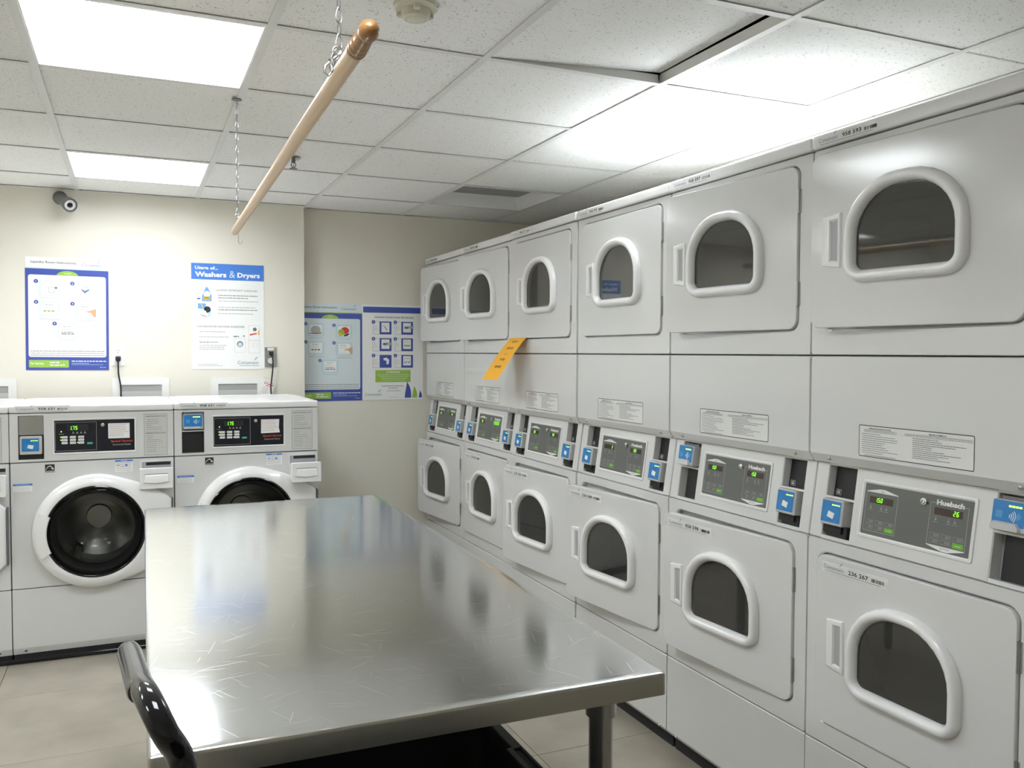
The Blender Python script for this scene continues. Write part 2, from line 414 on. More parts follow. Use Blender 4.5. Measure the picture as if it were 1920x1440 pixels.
# ceiling: slab above, lay-in tiles and T-bars as pieces
ceil = struct('ceiling', MB().box(XL-.1, XR+.1, YB-.1, Y2+.3, 2.60, 2.68, plenum))
G, CX, CY = .6096, -.26, 2.3795
LIT = {(0, 0), (0, 3), (3, 0), (0, -3), (-3, 0), (-3, 3), (-3, -3)}  # those left of and behind the camera are unseen, added for room brightness
OFF = {(3, 3), (3, -3)}  # the one behind the camera is unseen and added, kept off to dim that side
def ylim(x): return Y1 if x < XC-.02 else Y2
ct = cached('ceiling_tile', lambda: MB().box(-G/2+.004, G/2-.004, -G/2+.004, G/2-.004, .003, .018, ctile, .002, 1))
for i in range(-5, 6):
    for j in range(-8, 6):
        x, y = CX+i*G, CY+j*G
        xa, xb, ya, yb = max(x, XL), min(x+G, XR), max(y, YB), min(y+G, ylim(x+G/2))
        if xb-xa < .02 or yb-ya < .02 or (i, j) in LIT or (i, j) in OFF: continue
        if xb-xa < G-.001 or yb-ya < G-.001:
            w, d = xb-xa, yb-ya
            put('ceiling_tile', MB().box(-w/2+.003, w/2-.003, -d/2+.003, d/2-.003, .003, .018, ctile, .002, 1).mesh('ceiling_tile'), ceil, ((xa+xb)/2, (ya+yb)/2, HC))
        else:
            o = put('ceiling_tile', ct, ceil, (x+G/2, y+G/2, HC))
            if (i, j) == (2, -1):            # this one has slipped and lies tilted in its frame
                o.rotation_euler = (-.012, -.055, 0); o.location.z += .020
                tag(o, 'ceiling tile lying tilted, its right edge lifted out of the grid')
for i in range(-4, 6):
    x = CX+i*G
    if not XL < x < XR: continue
    m = MB().box(-.012, .012, YB-.0, ylim(x), -.0015, 0, tbar, 0).box(-.0015, .0015, YB, ylim(x), 0, .035, tbar)
    put('ceiling_runner', m.mesh('ceiling_runner'), ceil, (x, 0, HC))
cross = cached('ceiling_cross_runner', lambda: MB().box(-G/2+.0122, G/2-.0122, -.012, .012, -.001, .0002, tbar).box(-G/2+.0122, G/2-.0122, -.0012, .0012, 0, .03, tbar))
for j in range(-6, 6):
    y = CY+j*G
    for i in range(-4, 5):
        x = CX+i*G
        if x < XL or x+G > XR or not YB < y < ylim(x+G/2)-.02: continue
        put('ceiling_cross_runner', cross, ceil, (x+G/2, y, HC))
m = MB()
for (xa, xb, ya, yb) in [(XL, XC, Y1-.02, Y1), (XC, XR, Y2-.02, Y2), (XR-.02, XR, YB, Y2-.02), (XL, XL+.02, YB, Y1-.02), (XL+.02, XR-.02, YB, YB+.02)]:
    m.box(xa, xb, ya, yb, -.0015, 0, tbar)
put('ceiling_wall_angle', m.mesh('ceiling_wall_angle'), ceil, (0, 0, HC-.001))

def fixture(i, j, lit, label):
    x, y = CX+(i+.5)*G, CY+(j+.5)*G
    t = empty('ceiling_light', label, 'ceiling light', (x, y, HC), 0, 'recessed square lights in the ceiling grid')
    a, b, h = G/2-.0125, G/2-.034, .075
    loops = [rrh(-a, a, -a, a, .002, -.002, 3), rrh(-a+.004, a-.004, -a+.004, a-.004, .002, -.002, 3)]
    for k in range(7):
        f = k/6; q = a-.004-(a-.004-b)*math.sin(f*PI/2)**1.4; loops.append(rrh(-q, q, -q, q, .002+.02*f, h*f*(.3+.7*f), 3))
    put('reflector', MB().loft(loops, troffer).mesh('reflector'), t)
    put('lens', MB().loft([rrh(-b-.004, b+.004, -b-.004, b+.004, .022, h-.002, 3), rrh(-b-.004, b+.004, -b-.004, b+.004, .022, h+.002, 3)], lampm if lit else offlens, True, True).mesh('lens'), t)
    put('housing', MB().loft([rrh(-a-.003, a+.003, -a-.003, a+.003, .003, .012, 3), rrh(-a-.003, a+.003, -a-.003, a+.003, .003, .12, 3)], steel, False, True).mesh('housing'), t)
names = {(0, 0): 'glowing square ceiling light nearest above the steel table and wooden rod', (0, 3): 'lit square ceiling light close to the wall with the security camera',
         (3, 0): 'lit ceiling light just over the tops of the near stacked dryers', (3, 3): 'unlit grey square ceiling light above the far stacked dryers',
         (0, -3): 'unseen lit ceiling light behind the camera over the aisle, added for brightness', (3, -3): 'unseen unlit ceiling light added behind the camera on the dryer side',
         (-3, 0): 'unseen lit ceiling light left of the frame, middle of that row, added for brightness', (-3, 3): 'unseen lit ceiling light left of the frame, by the washer wall, added for brightness',
         (-3, -3): 'unseen lit ceiling light left of the frame, behind the camera, added for brightness'}
for k in LIT: fixture(*k, True, names[k])
for k in OFF: fixture(*k, False, names[k])

# ------------------------------------------------------------------ stacked dryers
SW = .6815                       # cabinet width; pitch .686
def cab_mesh(z0, z1, oz0, oz1):
    """cabinet with a shallow pocket behind the door"""
    m = MB(); N = 6
    ox0, ox1 = .036, .634
    m.loft([rr(.002, SW-.002, z0+.002, z1-.002, .006, 0, N), rr(0, SW, z0, z1, .008, .004, N), rr(0, SW, z0, z1, .008, .70, N)], enamel, False, True)
    m.loft([rr(.002, SW-.002, z0+.002, z1-.002, .006, 0, N), rr(ox0, ox1, oz0, oz1, .036, 0, N), rr(ox0+.004, ox1-.004, oz0+.004, oz1-.004, .034, .004, N),
            rr(ox0+.004, ox1-.004, oz0+.004, oz1-.004, .034, .024, N), dshape(.20, .45, oz0+.16, oz1-.13, 0, .024, 6)[:0] or rr(.21, .44, oz0+.16, oz1-.14, .05, .024, N),
            rr(.21, .44, oz0+.16, oz1-.14, .05, .20, N)], enamel, False, True)
    return m
def door_mesh():
    m = MB(); N = 8; r = .032; w, h = -.586, .460
    def L(i, y): return rr(w+i, -i, i, h-i, max(r-i, .004), y, N)
    gl = lambda i, y: dshape(w+.121, w+.121+.338, .112, .112+.262, i, y, N)
    m.loft([L(.001, .018), L(0, .014), L(0, -.002), L(.0015, -.005), L(.004, -.006), gl(.012, -.006), gl(.022, .018), L(.001, .018)], enamel)
    return m
def ring_mesh():
    m = MB(); N = 8
    g = lambda i, y: dshape(-.586+.121, -.586+.121+.338, .112, .112+.262, i, y, N)
    m.loft([g(0, -.0062), g(0, -.012), g(.002, -.020), g(.006, -.026), g(.012, -.029), g(.019, -.029), g(.025, -.025), g(.029, -.018), g(.031, -.010), g(.031, -.002), g(.012, -.002)], plastic)
    return m
def glass_mesh():
    N = 8; g = lambda i, y: dshape(-.586+.121, -.586+.121+.338, .112, .112+.262, i, y, N)
    return MB().loft([g(.0315, -.002), g(.0315, -.0078), g(.033, -.0083)], dglass, True, True)
def handle_mesh():
    m = MB(); x0, x1, z0, z1 = -.586+.045, -.586+.103, .158, .292
    def tr(i, y, q=0): return [(x0+i+q, y, z0+i+.004), (x1-i, y, z0+i-.004), (x1-i, y, z1-i+.004), (x0+i+q, y, z1-i-.002)]
    m.loft([tr(0, -.0061), tr(.001, -.011), tr(.004, -.013), [(x0+.024, -.013, z0+.012), (x1-.007, -.012, z0+.010), (x1-.007, -.012, z1-.010), (x0+.024, -.013, z1-.012)],
            [(x0+.027, -.0066, z0+.018), (x1-.010, -.0066, z0+.014), (x1-.010, -.0066, z1-.014), (x0+.027, -.0066, z1-.018)]], plastic)
    return m
def handle_pocket():
    x0, x1, z0, z1 = -.586+.045, -.586+.103, .158, .292
    return MB().box(x0+.022, x1-.008, -.0074, -.0062, z0+.012, z1-.012, plastic_g)

def asset_label(parent, x, z, w, txt, key, y=0, strong=True, rot=(0, 0, 0), loc=(0, 0, 0)):
    p = Print(y); h = w*.125; rnd = random.Random(key)
    p.rect(x, x+w, z, z+h, platem, 0.6)
    p.logo(x+w*.03, z+h*.32, w*.32, l=2)
    p.text(txt, x+w*.42, z+h*.30, ink if strong else inkg, w=w*.30, h=h*.42, l=2, bold=.02)
    bars(p, x+w*.77, x+w*.96, z+h*.30, z+h*.62, ink if strong else inkg, 2, 18, rnd)
    p.words(x+w*.05, x+w*.90, z+h*.10, h*.05, inkg, 2, rnd); p.words(x+w*.42, x+w*.70, z+h*.84, h*.04, inkl, 2, rnd)
    return p.flat('asset_label', parent, loc, rot)

def instr_label(x0, x1, z0, z1, seed):
    p = Print(-.0002); rnd = random.Random(seed)
    p.rrect(x0, x1, z0, z1, .004, platem, .3); p.frame(x0, x1, z0, z1, .0020, ink, 1, .004)
    w = x1-x0; h = z1-z0
    p.text('OPERATING INSTRUCTIONS', x0+w*.20, z1-h*.12, ink, w=w*.21, h=h*.045, align='c', bold=.02)
    p.frame(x0+w*.05, x0+w*.355, z1-h*.21, z1-h*.14, .0005, ink); p.text('IMPORTANT: CLEAN LINT FILTER BEFORE EACH LOAD', x0+w*.2, z1-h*.195, inkg, w=w*.28, h=h*.04, align='c')
    p.text("MODE D'EMPLOI", x0+w*.71, z1-h*.12, ink, w=w*.14, h=h*.045, align='c', bold=.02)
    p.frame(x0+w*.43, x0+w*.985, z1-h*.21, z1-h*.14, .0005, ink); p.text('IMPORTANT: NETTOYER LE FILTRE A CHARPIE AVANT CHAQUE CYCLE DE SECHAGE', x0+w*.71, z1-h*.195, inkg, w=w*.53, h=h*.04, align='c')
    n = 10
    for k in range(n):
        z = z1-h*(.28+.066*k); p.words(x0+w*.03, x0+w*(.16+.22*rnd.random()), z, h*.017, inkg, 2, rnd)
    for k in range(11):
        z = z1-h*(.27+.058*k); p.words(x0+w*.50, x0+w*(.66+.30*rnd.random()), z, h*.019, inkg, 2, rnd)
    p.words(x0+w*.06, x0+w*.35, z0+h*.05, h*.02, inkg, 2, rnd)
    return p

# control panel: housing with two slots, built upright then leaned back
CPH = .207
def cp_housing():
    m = MB(); D0 = .036
    def bx(a, b, z0, z1, y0=0, y1=D0): m.box(a, b, y0, y1, z0, z1, enamel, .0025 if b-a > .02 and z1-z0 > .02 else .001, 1)
    bx(0, .046, 0, CPH); bx(.143, .551, 0, CPH); bx(.641, SW, 0, CPH)
    for a, b in ((.046, .143), (.551, .641)):
        m.box(a-.003, b+.003, .001, D0, 0, .010, enamel); m.box(a-.003, b+.003, .001, D0, CPH-.006, CPH, enamel)
        m.box(a-.003, b+.003, .001, D0, .112, .118, enamel)
        m.box(a-.003, b+.003, D0-.002, D0+.004, 0, CPH, plastic_g)
    m.box(0, SW, D0, .20, 0, CPH, darkgap)
    # raised bezel round the faceplate
    m.loft([rr(.170, .507, .030, .180, .006, 0, 4), rr(.171, .506, .031, .179, .006, -.003, 4), rr(.176, .501, .036, .174, .005, -.004, 4), rr(.180, .497, .040, .170, .003, -.001, 4)], enamel2)
    return m
def faceplate(left, right, lcdright=False):
    p = Print(-.0006); x0, x1, z0, z1 = .179, .498, .039, .171
    p.rect(x0, x1, z0, z1, facegrey, 0)
    def unit(a, b, zb, zt, top):
        p.frame(a, b, zb, zt, .0011, inkl)
        if top:
            p.poly([(a, zt-.001), (b, zt-.001), (b, zt+.001), (a+(b-a)*.58, zt+.0095), (a+(b-a)*.42, zt+.0095), (a, zt+.001)], inkw, 1); p.text('TOP', (a+b)/2, zt+.001, inkg, h=.0042, align='c')
        else:
            p.poly([(a, zb+.001), (a, zb-.001), (a+(b-a)*.42, zb-.0105), (a+(b-a)*.58, zb-.0105), (b, zb-.001), (b, zb+.001)], inkw, 1); p.text('BOTTOM', (a+b)/2, zb-.0062, inkg, h=.0042, align='c')
        w = b-a; dz = zt-.026
        p.rect(a+w*.12, a+w*.86, dz-.002, dz+.015, maroon, 1)
        for f in (.18, .52, .68):                      # indicator lamps with their little captions
            p.disc(a+w*f, zt-.034, .0012, inkl, 2, 8); p.rect(a+w*f-.0022, a+w*f+.0022, zt-.041, zt-.0375, inkl, 2); p.words(a+w*f-.006, a+w*f+.006, zt-.0455, .0011, inkg if 0 else inkl, 2)
        for r_ in range(2):
            for q in range(3):
                bx0 = a+w*(.07+.31*q); bz = zb+.006+.0135*(1-r_)
                if r_ == 1 and q == 2: p.rrect(bx0-.001, bx0+w*.27, bz-.002, bz+.010, .001, startg, 2); p.text('START', bx0+w*.05, bz+.002, inkw, w=w*.16, h=.003, l=3)
                else:
                    p.frame(bx0, bx0+w*.25, bz, bz+.010, .0005, inkl); p.words(bx0+w*.10, bx0+w*.23, bz+.006, .0012, inkl); p.words(bx0+w*.10, bx0+w*.22, bz+.003, .0012, inkl)
    unit(x0+.007, x0+.107, z0+.011, z0+.111, True)
    unit(x1-.117, x1-.013, z0+.013, z0+.114, False)
    p.rect(x1-.102, x1-.024, z0+.110, z0+.118, facegrey, 1.5)
    p.text('Huebsch', x1-.100, z0+.1095, inkw, w=.075, h=.0125, l=3, bold=.045)
    def disp(a, zt, w, val, lc=False):
        if lc: p.rect(a+w*.12, a+w*.80, zt-.029, zt-.008, lcd, 2); return
        if len(val) > 2: p.seven(val, a+w*.30, zt-.0245, .0115, led)
        elif len(val) == 2: p.seven(val, a+w*.62, zt-.0245, .0115, led)
        elif val: p.seven(val, a+w*.70, zt-.0245, .0115, led)
    disp(x0+.007, z0+.111, .100, left); disp(x1-.117, z0+.114, .104, right, lcdright)
    return p
def reader_a():
    m = MB(); w, h = .078, .070
    m.box(0, w, -.014, .034, 0, h, greyp, .003, 1)
    m.box(.003, w-.012, .0, .035, -.020, .0, darkgap)
    return m
def reader_a_face():
    p = Print(-.0144); w, h = .078, .070
    p.rrect(.004, w-.006, .007, h-.005, .002, rdblue, 0)
    for k in range(3):
        r = .012+.005*k
        for sg in (-1, 1):
            pts = [(w/2-.001+sg*r*math.cos(t)*1.15, .027+r*math.sin(t)) for t in [(-.9+.3*q) for q in range(7)]]
            q2 = [(w/2-.001+sg*(r+.0012)*math.cos(t)*1.15, .027+(r+.0012)*math.sin(t)) for t in [(-.9+.3*q) for q in range(7)]]
            for a in range(6): p.poly([pts[a], pts[a+1], q2[a+1], q2[a]][::(1 if sg > 0 else 1)], rdline, 1)
    p.poly([(w/2-.014, .022), (w/2+.008, .017), (w/2+.012, .033), (w/2-.010, .038)], inkw, 2)
    for k in range(4): p.rrect(w/2+.000+.0075*k, w/2+.0058+.0075*k, h-.0165, h-.0135, .001, ledy, 2)
    return p
def reader_b():
    m = MB(); w, h = .082, .068
    m.box(0, w, -.020, .034, 0, h, greyp, .003, 1)
    m.loft([[(.002, -.0205, .001), (w-.012, -.0205, .001), (w-.012, -.0205, .010), (w-.020, -.0205, .020), (.008, -.0205, .020), (.002, -.0205, .016)],
            [(.004, -.027, .002), (w-.014, -.027, .002), (w-.014, -.027, .009), (w-.022, -.025, .017), (.010, -.025, .017), (.004, -.027, .014)]], greyp, True, True)
    m.box(.004, w-.004, .004, .03, h, h+.008, camgrey)
    return m
def reader_b_face():
    p = Print(-.0204); w, h = .082, .068
    p.rrect(.002, w-.004, .012, h-.002, .002, rdblue, 0)
    for k in range(4): p.rrect(w*.48+.008*k, w*.48+.0065+.008*k, h-.0145, h-.0105, .001, ledy, 2)
    p.rect(.010, .026, .028, .044, rdline, 1)
    for k in range(4):
        r = .004+.0045*k; cx, cz = w*.47, .034
        a = [(cx+r*math.cos(t), cz+r*math.sin(t)) for t in (-.7, -.35, 0, .35, .7)]; b = [(cx+(r+.0018)*math.cos(t), cz+(r+.0018)*math.sin(t)) for t in (-.7, -.35, 0, .35, .7)]
        for q in range(4): p.poly([a[q], b[q], b[q+1], a[q+1]], inkw, 2)
    p.poly([(w*.74, .026), (w*.86, .034), (w*.78, .044), (w*.68, .036)], rdline, 2)
    return p
def black_cover(h):
    return MB().box(.0, .090, .028, .0345, 0, h, blackp, .001, 1)

def put_print(name, key, fn, parent, loc=(0, 0, 0), rot=(0, 0, 0)):
    if key not in MESH: MESH[key] = fn().mesh(key, 0)
    return put(name, MESH[key], parent, loc, rot)

def add_reader(kind, parent, x, z, y=0):
    r = put('card_reader', cached('reader_'+kind, reader_a if kind == 'a' else reader_b), parent, (x, y, z))
    r['label'] = 'blue card reader with a white card symbol' if kind == 'a' else 'blue contactless card reader with a grey chin'
    return r

HINGE = lambda: MB().tube([(0, 0, -.034), (0, 0, .034)], .0035, steel, 8).box(-.004, .006, .001, .004, -.034, .034, steel)

def stack(n, label, dx, up_num, low_num, a_up, a_low, lr, disp):
    ys = 1.858+(7-n)*.686 - .686
    root = empty('stacked_dryer', label, 'dryer', (1.7261+dx, ys-.0022, 0), -PI/2, 'row of stacked coin dryers')
    R = root
    put('upper_cabinet', cached('upper_cabinet', lambda: cab_mesh(1.4060, 1.964, 1.470, 1.946)), R)
    put('top_lid', cached('top_lid', lambda: MB().box(-.001, SW+.001, -.009, .705, 1.9665, 2.003, enamel2, .007, 3)), R)
    put('lower_cabinet', cached('lower_cabinet', lambda: cab_mesh(.341, .903, .397, .873)), R)
    def acc():
        m = MB(); N = 5
        m.loft([rr(0, SW, 1.134, 1.4035, .004, .12, N), rr(0, SW, 1.134, 1.4035, .006, .004, N), rr(.003, SW-.003, 1.137, 1.4015, .005, 0, N)], enamel, True, True)
        prof = [(.12, 1.134), (.0, 1.137), (.018, 1.1125), (.12, 1.1125)]
        m.loft([[(x, y, z) for y, z in prof] for x in (.001, SW-.001)], enamel, True, True)
        return m
    put('access_panel', cached('access_panel', acc), R)
    for x in (.067, SW-.063):
        put('screw', cached('screw', lambda: MB().lathe([(.0, -.004), (.004, -.0038), (.0062, -.002), (.0066, .003), (.0, .003)], chrome, axis='y', n=14, caps=False)), R, (x, .0085, 1.1255), (.55, 0, 0))
    put('rear_body', cached('rear_body', lambda: MB().box(.004, SW-.004, .12, .70, .906, 1.4035, enamel).box(.004, SW-.004, .5, .69, 1.40, 1.41, enamel)), R)
    def basep():
        m = MB(); N = 4
        prof = [(.05, .338), (.003, .338), (0, .335), (0, .074), (.002, .070), (.012, .056), (.05, .054)]
        m.loft([[(x, y, z) for y, z in prof] for x in (.0005, .003, SW-.003, SW-.0005)], enamel, True, True)
        m.box(.002, SW-.002, .05, .69, .055, .338, enamel)
        return m
    put('base_panel', cached('base_panel', basep), R)
    put('kick_plate', cached('kick_plate', lambda: MB().box(.004, SW-.004, .035, .68, 0, .056, darkgap)), R)
    for x in (.05, SW-.05):
        put('screw', MESH['screw'], R, (x, .005, .0655), (.6, 0, 0))
    put_print('instruction_label', 'instruction_label', lambda: instr_label(.177, .513, 1.146, 1.227, 3), R)
    asset_label(R, .020, 1.9705, .215, up_num, n*7, -.0092)
    for which, z0, ang, num in (('upper', 1.478, a_up, None), ('lower', .405, a_low, low_num)):
        d = put('door', cached('dryer_door', door_mesh), R, (.628, 0, z0), (0, 0, math.radians(ang)))
        put('window_ring', cached('window_ring', ring_mesh), d)
        put('window_glass', cached('window_glass', glass_mesh), d)
        put('handle', cached('door_handle', handle_mesh), d)
        put('handle_recess', cached('handle_pocket', handle_pocket), d)
        if num: asset_label(d, -.586+.022, .416, .222, num, n*5, -.0062)
        for dz in (.10, .36):
            put('hinge', cached('hinge', HINGE), R, (.631, -.004, z0+dz))
    lean = math.atan2(.030, CPH)
    cpn = put('control_panel', cached('control_housing', cp_housing), R, (0, .002, .9055), (-lean, 0, 0))
    p = faceplate(*disp); p.flat('faceplate', cpn)
    put('key_lock', cached('key_lock', lambda: MB().lathe([(.0085, 0), (.0085, -.003), (.006, -.0035), (.006, -.006), (.0035, -.0065), (.003, -.003)], chrome, axis='y', n=18).box(.006, .013, -.003, 0, -.0035, .0005, blackp)), cpn, (.362, -.001, .150))
    for side, kind in zip((0, 1), lr):
        x0, x1 = ((.046, .143), (.551, .641))[side]; w = x1-x0
        if kind == 'a':
            cover = put('coin_slot_cover', cached('cover_tall%d' % side, lambda: MB().box(0, w-.001, .026, .0345, 0, .083, blackp, .001, 1)), cpn, (x0+.0005, 0, .118))
            pr = Print(.0258); pr.text('GI', .011, .008, inkw, h=.009, l=1, bold=.03); pr.frame(.008, .027, .005, .020, .0008, inkw, 1); pr.flat('cover_mark', cpn, (x0, 0, .118))
            r = add_reader('a', R, 0, 0); r.parent = cpn; r.location = (x0+(.001 if side == 0 else .001), 0, .041); r['label'] = 'blue card reader with a white card symbol'
            put_print('reader_face', 'reader_a_face', reader_a_face, cpn, (x0+.001, 0, .041))
            put('reader_bracket', cached('reader_bracket', lambda: MB().box(.0, .070, .006, .034, .010, .041, blackp, .001, 1)), cpn, (x0+.012, 0, 0))
        else:
            r = add_reader('b', cpn, x0+.003, .120)
            put_print('reader_face', 'reader_b_face', reader_b_face, cpn, (x0+.003, 0, .120))
            put('coin_slot_cover', cached('cover_low%d' % side, lambda: MB().box(.012, w-.001, .022, .0345, 0, .102, blackp, .001, 1)), cpn, (x0, 0, .010))
    return root
ordn = ['farthest stacked white dryer, against the recess wall with the posters', 'second stacked white dryer from the far wall, left of the orange notice',
        'stacked white dryer with the orange out-of-service notice tucked under its upper door', 'stacked white dryer whose top window mirrors the blue poster, third from the near end',
        'stacked white dryer asset-numbered 958 597, its timers both showing 1.50', 'nearest stacked white dryer, at the right edge, with timer showing 26']
stack(1, ordn[0], .005, '958 615', '958 619', 4.9, 6.8, 'aa', ('1.50', '1.50'))
stack(2, ordn[1], .005, '958 596', '236 269', 5.1, 1.5, 'aa', ('1.50', '', True))
stack(3, ordn[2], -.004, '958 617', '236 266', 0, 5.9, 'aa', ('1.50', '1.50'))
stack(4, ordn[3], 0, '958 595', '236 268', 0, 6.8, 'aa', ('2', '1.50'))
stack(5, ordn[4], 0, '958 597', '958 598', 4.6, 4.4, 'ba', ('1.50', '1.50'))
stack(6, ordn[5], -.002, '958 593', '236 267', 4.3, .3, 'ab', ('1.50', '26'))

# orange notice hanging out from under the third stack's upper door
def notice():
    m = Print(0); n = 12; vs = []; W = .19
    prof = []
    for k in range(n+1):
        t = k/n; prof.append((-.007-.150*(t**.92), -.200*t**1.05))
    loops = [[(0, y, z) for y, z in prof], [(W, y, z) for y, z in prof], [(W, y+.0006, z+.0004) for y, z in prof], [(0, y+.0006, z+.0004) for y, z in prof]]
    m.loft(loops+[loops[0]], orange, False, False, closed=False)
    def mapped(sx, x, t0, hh, w):
        vs2, fs, a, b, c0, d = textgeo(sx, .02); kx = w/(b-a); kz = hh/(d-c0); out = []
        for p in vs2:
            t = (t0+hh-(p[1]-c0)*kz)/.25; t = max(0, min(.999, t)); i = int(t*n); f = t*n-i
            y = prof[i][0]*(1-f)+prof[i+1][0]*f; z = prof[i][1]*(1-f)+prof[i+1][1]*f
            out.append((x-w/2+(p[0]-a)*kx, y-.0008, z-.0006))
        m.add(out, fs, ink)
    mapped('OUT OF', W*.52, .018, .014, .065); mapped('SERVICE', W*.52, .058, .014, .078); mapped('-', W*.52, .100, .002, .04)
    mapped('HORS', W*.52, .125, .014, .055); mapped('SERVICE', W*.52, .168, .014, .078)
    return m
o = put('out_of_service_notice', notice().mesh('notice', 0), None, (1.7200, 3.908, 1.4800), (0, 0, -PI/2))
tag(o, 'orange paper out-of-service notice sticking out below an upper dryer door', 'sign')

# ------------------------------------------------------------------ washers
WW = .683
def w_body():
    m = MB(); N = 6
    z0, z1 = .335, .905
    m.loft([rr(.002, WW-.002, z0+.002, z1-.002, .005, 0, N), rr(0, WW, z0, z1, .006, .004, N), rr(0, WW, z0, z1, .006, .68, N)], enamel, False, True)
    # door opening
    def circ(r, y): return [(.345+r*math.cos(a), y, .583+r*math.sin(a)) for a in [PI+2*PI*k/28+.0 for k in range(28)]]
    def rim(): return rr(.002, WW-.002, z0+.002, z1-.002, .005, 0, N)
    a = rim(); b = circ(.20, 0)
    m.loft([a, b, circ(.20, .05)], enamel)
    return m
def w_drum():
    def circ(r, y): return [(.345+r*math.cos(2*PI*k/40), y, .583+r*math.sin(2*PI*k/40)) for k in range(40)]
    m = MB().loft([circ(.20, .045), circ(.235, .08), circ(.235, .36), circ(.20, .385), circ(.06, .37), circ(.055, .355)], drumm, False, True)
    for k in range(3):
        a = PI/2+2*PI*k/3+.5
        cx, cz = .345+.20*math.cos(a), .583+.20*math.sin(a); t = Vector((-math.sin(a), 0, math.cos(a))); r = Vector((math.cos(a), 0, math.sin(a)))
        loops = [[tuple(Vector((cx, y, cz))+t*w*.04+r*.033), tuple(Vector((cx, y, cz))+t*w*.012-r*.03)] for y in (.09, .35) for w in (1, -1)]
        A, B, C, D = loops
        m.add([A[0], A[1], B[1], B[0], C[0], C[1], D[1], D[0]], [(0, 1, 2, 3), (4, 7, 6, 5), (0, 4, 5, 1), (1, 5, 6, 2), (2, 6, 7, 3)], drumm)
    return m
DC = (.345, .583)
def w_door():
    """round ring that runs out into a flat tail towards the hinge on the right"""
    m = MB(); n = 72
    R = .262; ta = .62                      # angle where the tail leaves the circle
    def outer(ins, y):
        out = []
        for k in range(n):
            a = 2*PI*k/n; aa = (a+PI) % (2*PI)-PI
            r = R-ins; x, z = r*math.cos(a), r*math.sin(a)
            xt, zt = .326-ins, .128-ins*.6
            if abs(aa) < 1.18:               # blend outward to the tail
                u = 1-abs(aa)/1.18
                if abs(aa) < .36: x = xt; z = zt*(aa/.36)
                else:
                    f = (abs(aa)-.36)/(1.18-.36); f2 = f*f*(3-2*f)
                    p0 = (xt, zt); p1 = (r*math.cos(1.18), r*math.sin(1.18))
                    x = p0[0]+(p1[0]-p0[0])*f; z = p0[1]+(p1[1]-p0[1])*(f**.86); z += .010*math.sin(PI*f); z *= (1 if aa > 0 else -1)
            out.append((DC[0]+x, y(x) if callable(y) else y, DC[1]+z))
        return out
    def circ(r, y): return [(DC[0]+r*math.cos(2*PI*k/n), y, DC[1]+r*math.sin(2*PI*k/n)) for k in range(n)]
    tail = lambda d: (lambda x: -d if x < .16 else -d*(1-.45*(x-.16)/.17))
    m.loft([outer(.004, -.002), outer(0, -.010), outer(.0, tail(.030)), outer(.003, tail(.040)), outer(.012, tail(.047)), circ(.236, -.056), circ(.220, -.060), circ(.212, -.058), circ(.209, -.048), circ(.206, -.020)], plastic)
    return m
def w_grip():
    m = MB(); n = 14; pts_o = []; pts_i = []
    for k in range(n+1):
        a = PI-.40+.83*k/n
        pts_o.append((DC[0]+.250*math.cos(a), DC[1]+.250*math.sin(a))); pts_i.append((DC[0]+.200*math.cos(a), DC[1]+.200*math.sin(a)))
    lo = []
    for (o_, i_) in zip(pts_o, pts_i):
        lo.append([(o_[0], -.045, o_[1]), (o_[0], -.056, o_[1]), (o_[0]+.010, -.064, o_[1]), (i_[0]-.004, -.070, i_[1]), (i_[0], -.066, i_[1]), (i_[0], -.050, i_[1])])
    return m.loft(lo, plastic, True, True)
def w_gasket():
    def circ(r, y): return [(DC[0]+r*math.cos(2*PI*k/56), y, DC[1]+r*math.sin(2*PI*k/56)) for k in range(56)]
    return MB().loft([circ(.2115, -.057), circ(.207, -.0590), circ(.203, -.056), circ(.1985, -.048), circ(.198, -.02), circ(.199, .04)], blackg)
def w_glass():
    def circ(r, y): return [(DC[0]+r*math.cos(2*PI*k/56), y, DC[1]+r*math.sin(2*PI*k/56)) for k in range(56)]
    return MB().loft([circ(.1985, -.042), circ(.192, -.047), circ(.172, -.050), circ(.152, -.046), circ(.136, -.020), circ(.118, .03), circ(.09, .055), circ(.04, .066), circ(.005, .068)], wglass, False, True)
def w_inner_ring():
    def circ(r, y): return [(DC[0]+r*math.cos(2*PI*k/48), y, DC[1]+r*math.sin(2*PI*k/48)) for k in range(48)]
    return MB().loft([circ(.197, -.015), circ(.190, -.02), circ(.182, -.012), circ(.165, .03), circ(.168, .048)], blackp)
def w_control():
    m = MB(); z0, z1 = .909, 1.128; D0 = .036
    # front made of blocks round the reader slot
    m.box(0, .034, 0, D0, z0, z1, enamel); m.box(.135, WW, 0, D0, z0, z1, enamel, .002, 1)
    m.box(.034, .137, 0, D0, 1.118, z1, enamel); m.box(.034, .137, 0, D0, z0, .920, enamel)
    m.box(0, WW, D0, .68, z0, z1, enamel)
    m.loft([rr(.170, .520, .937, 1.101, .003, 0, 4), rr(.171, .519, .938, 1.100, .003, -.003, 4), rr(.175, .515, .942, 1.096, .002, -.0035, 4), rr(.178, .512, .945, 1.093, .002, -.001, 4)], enamel2)
    return m
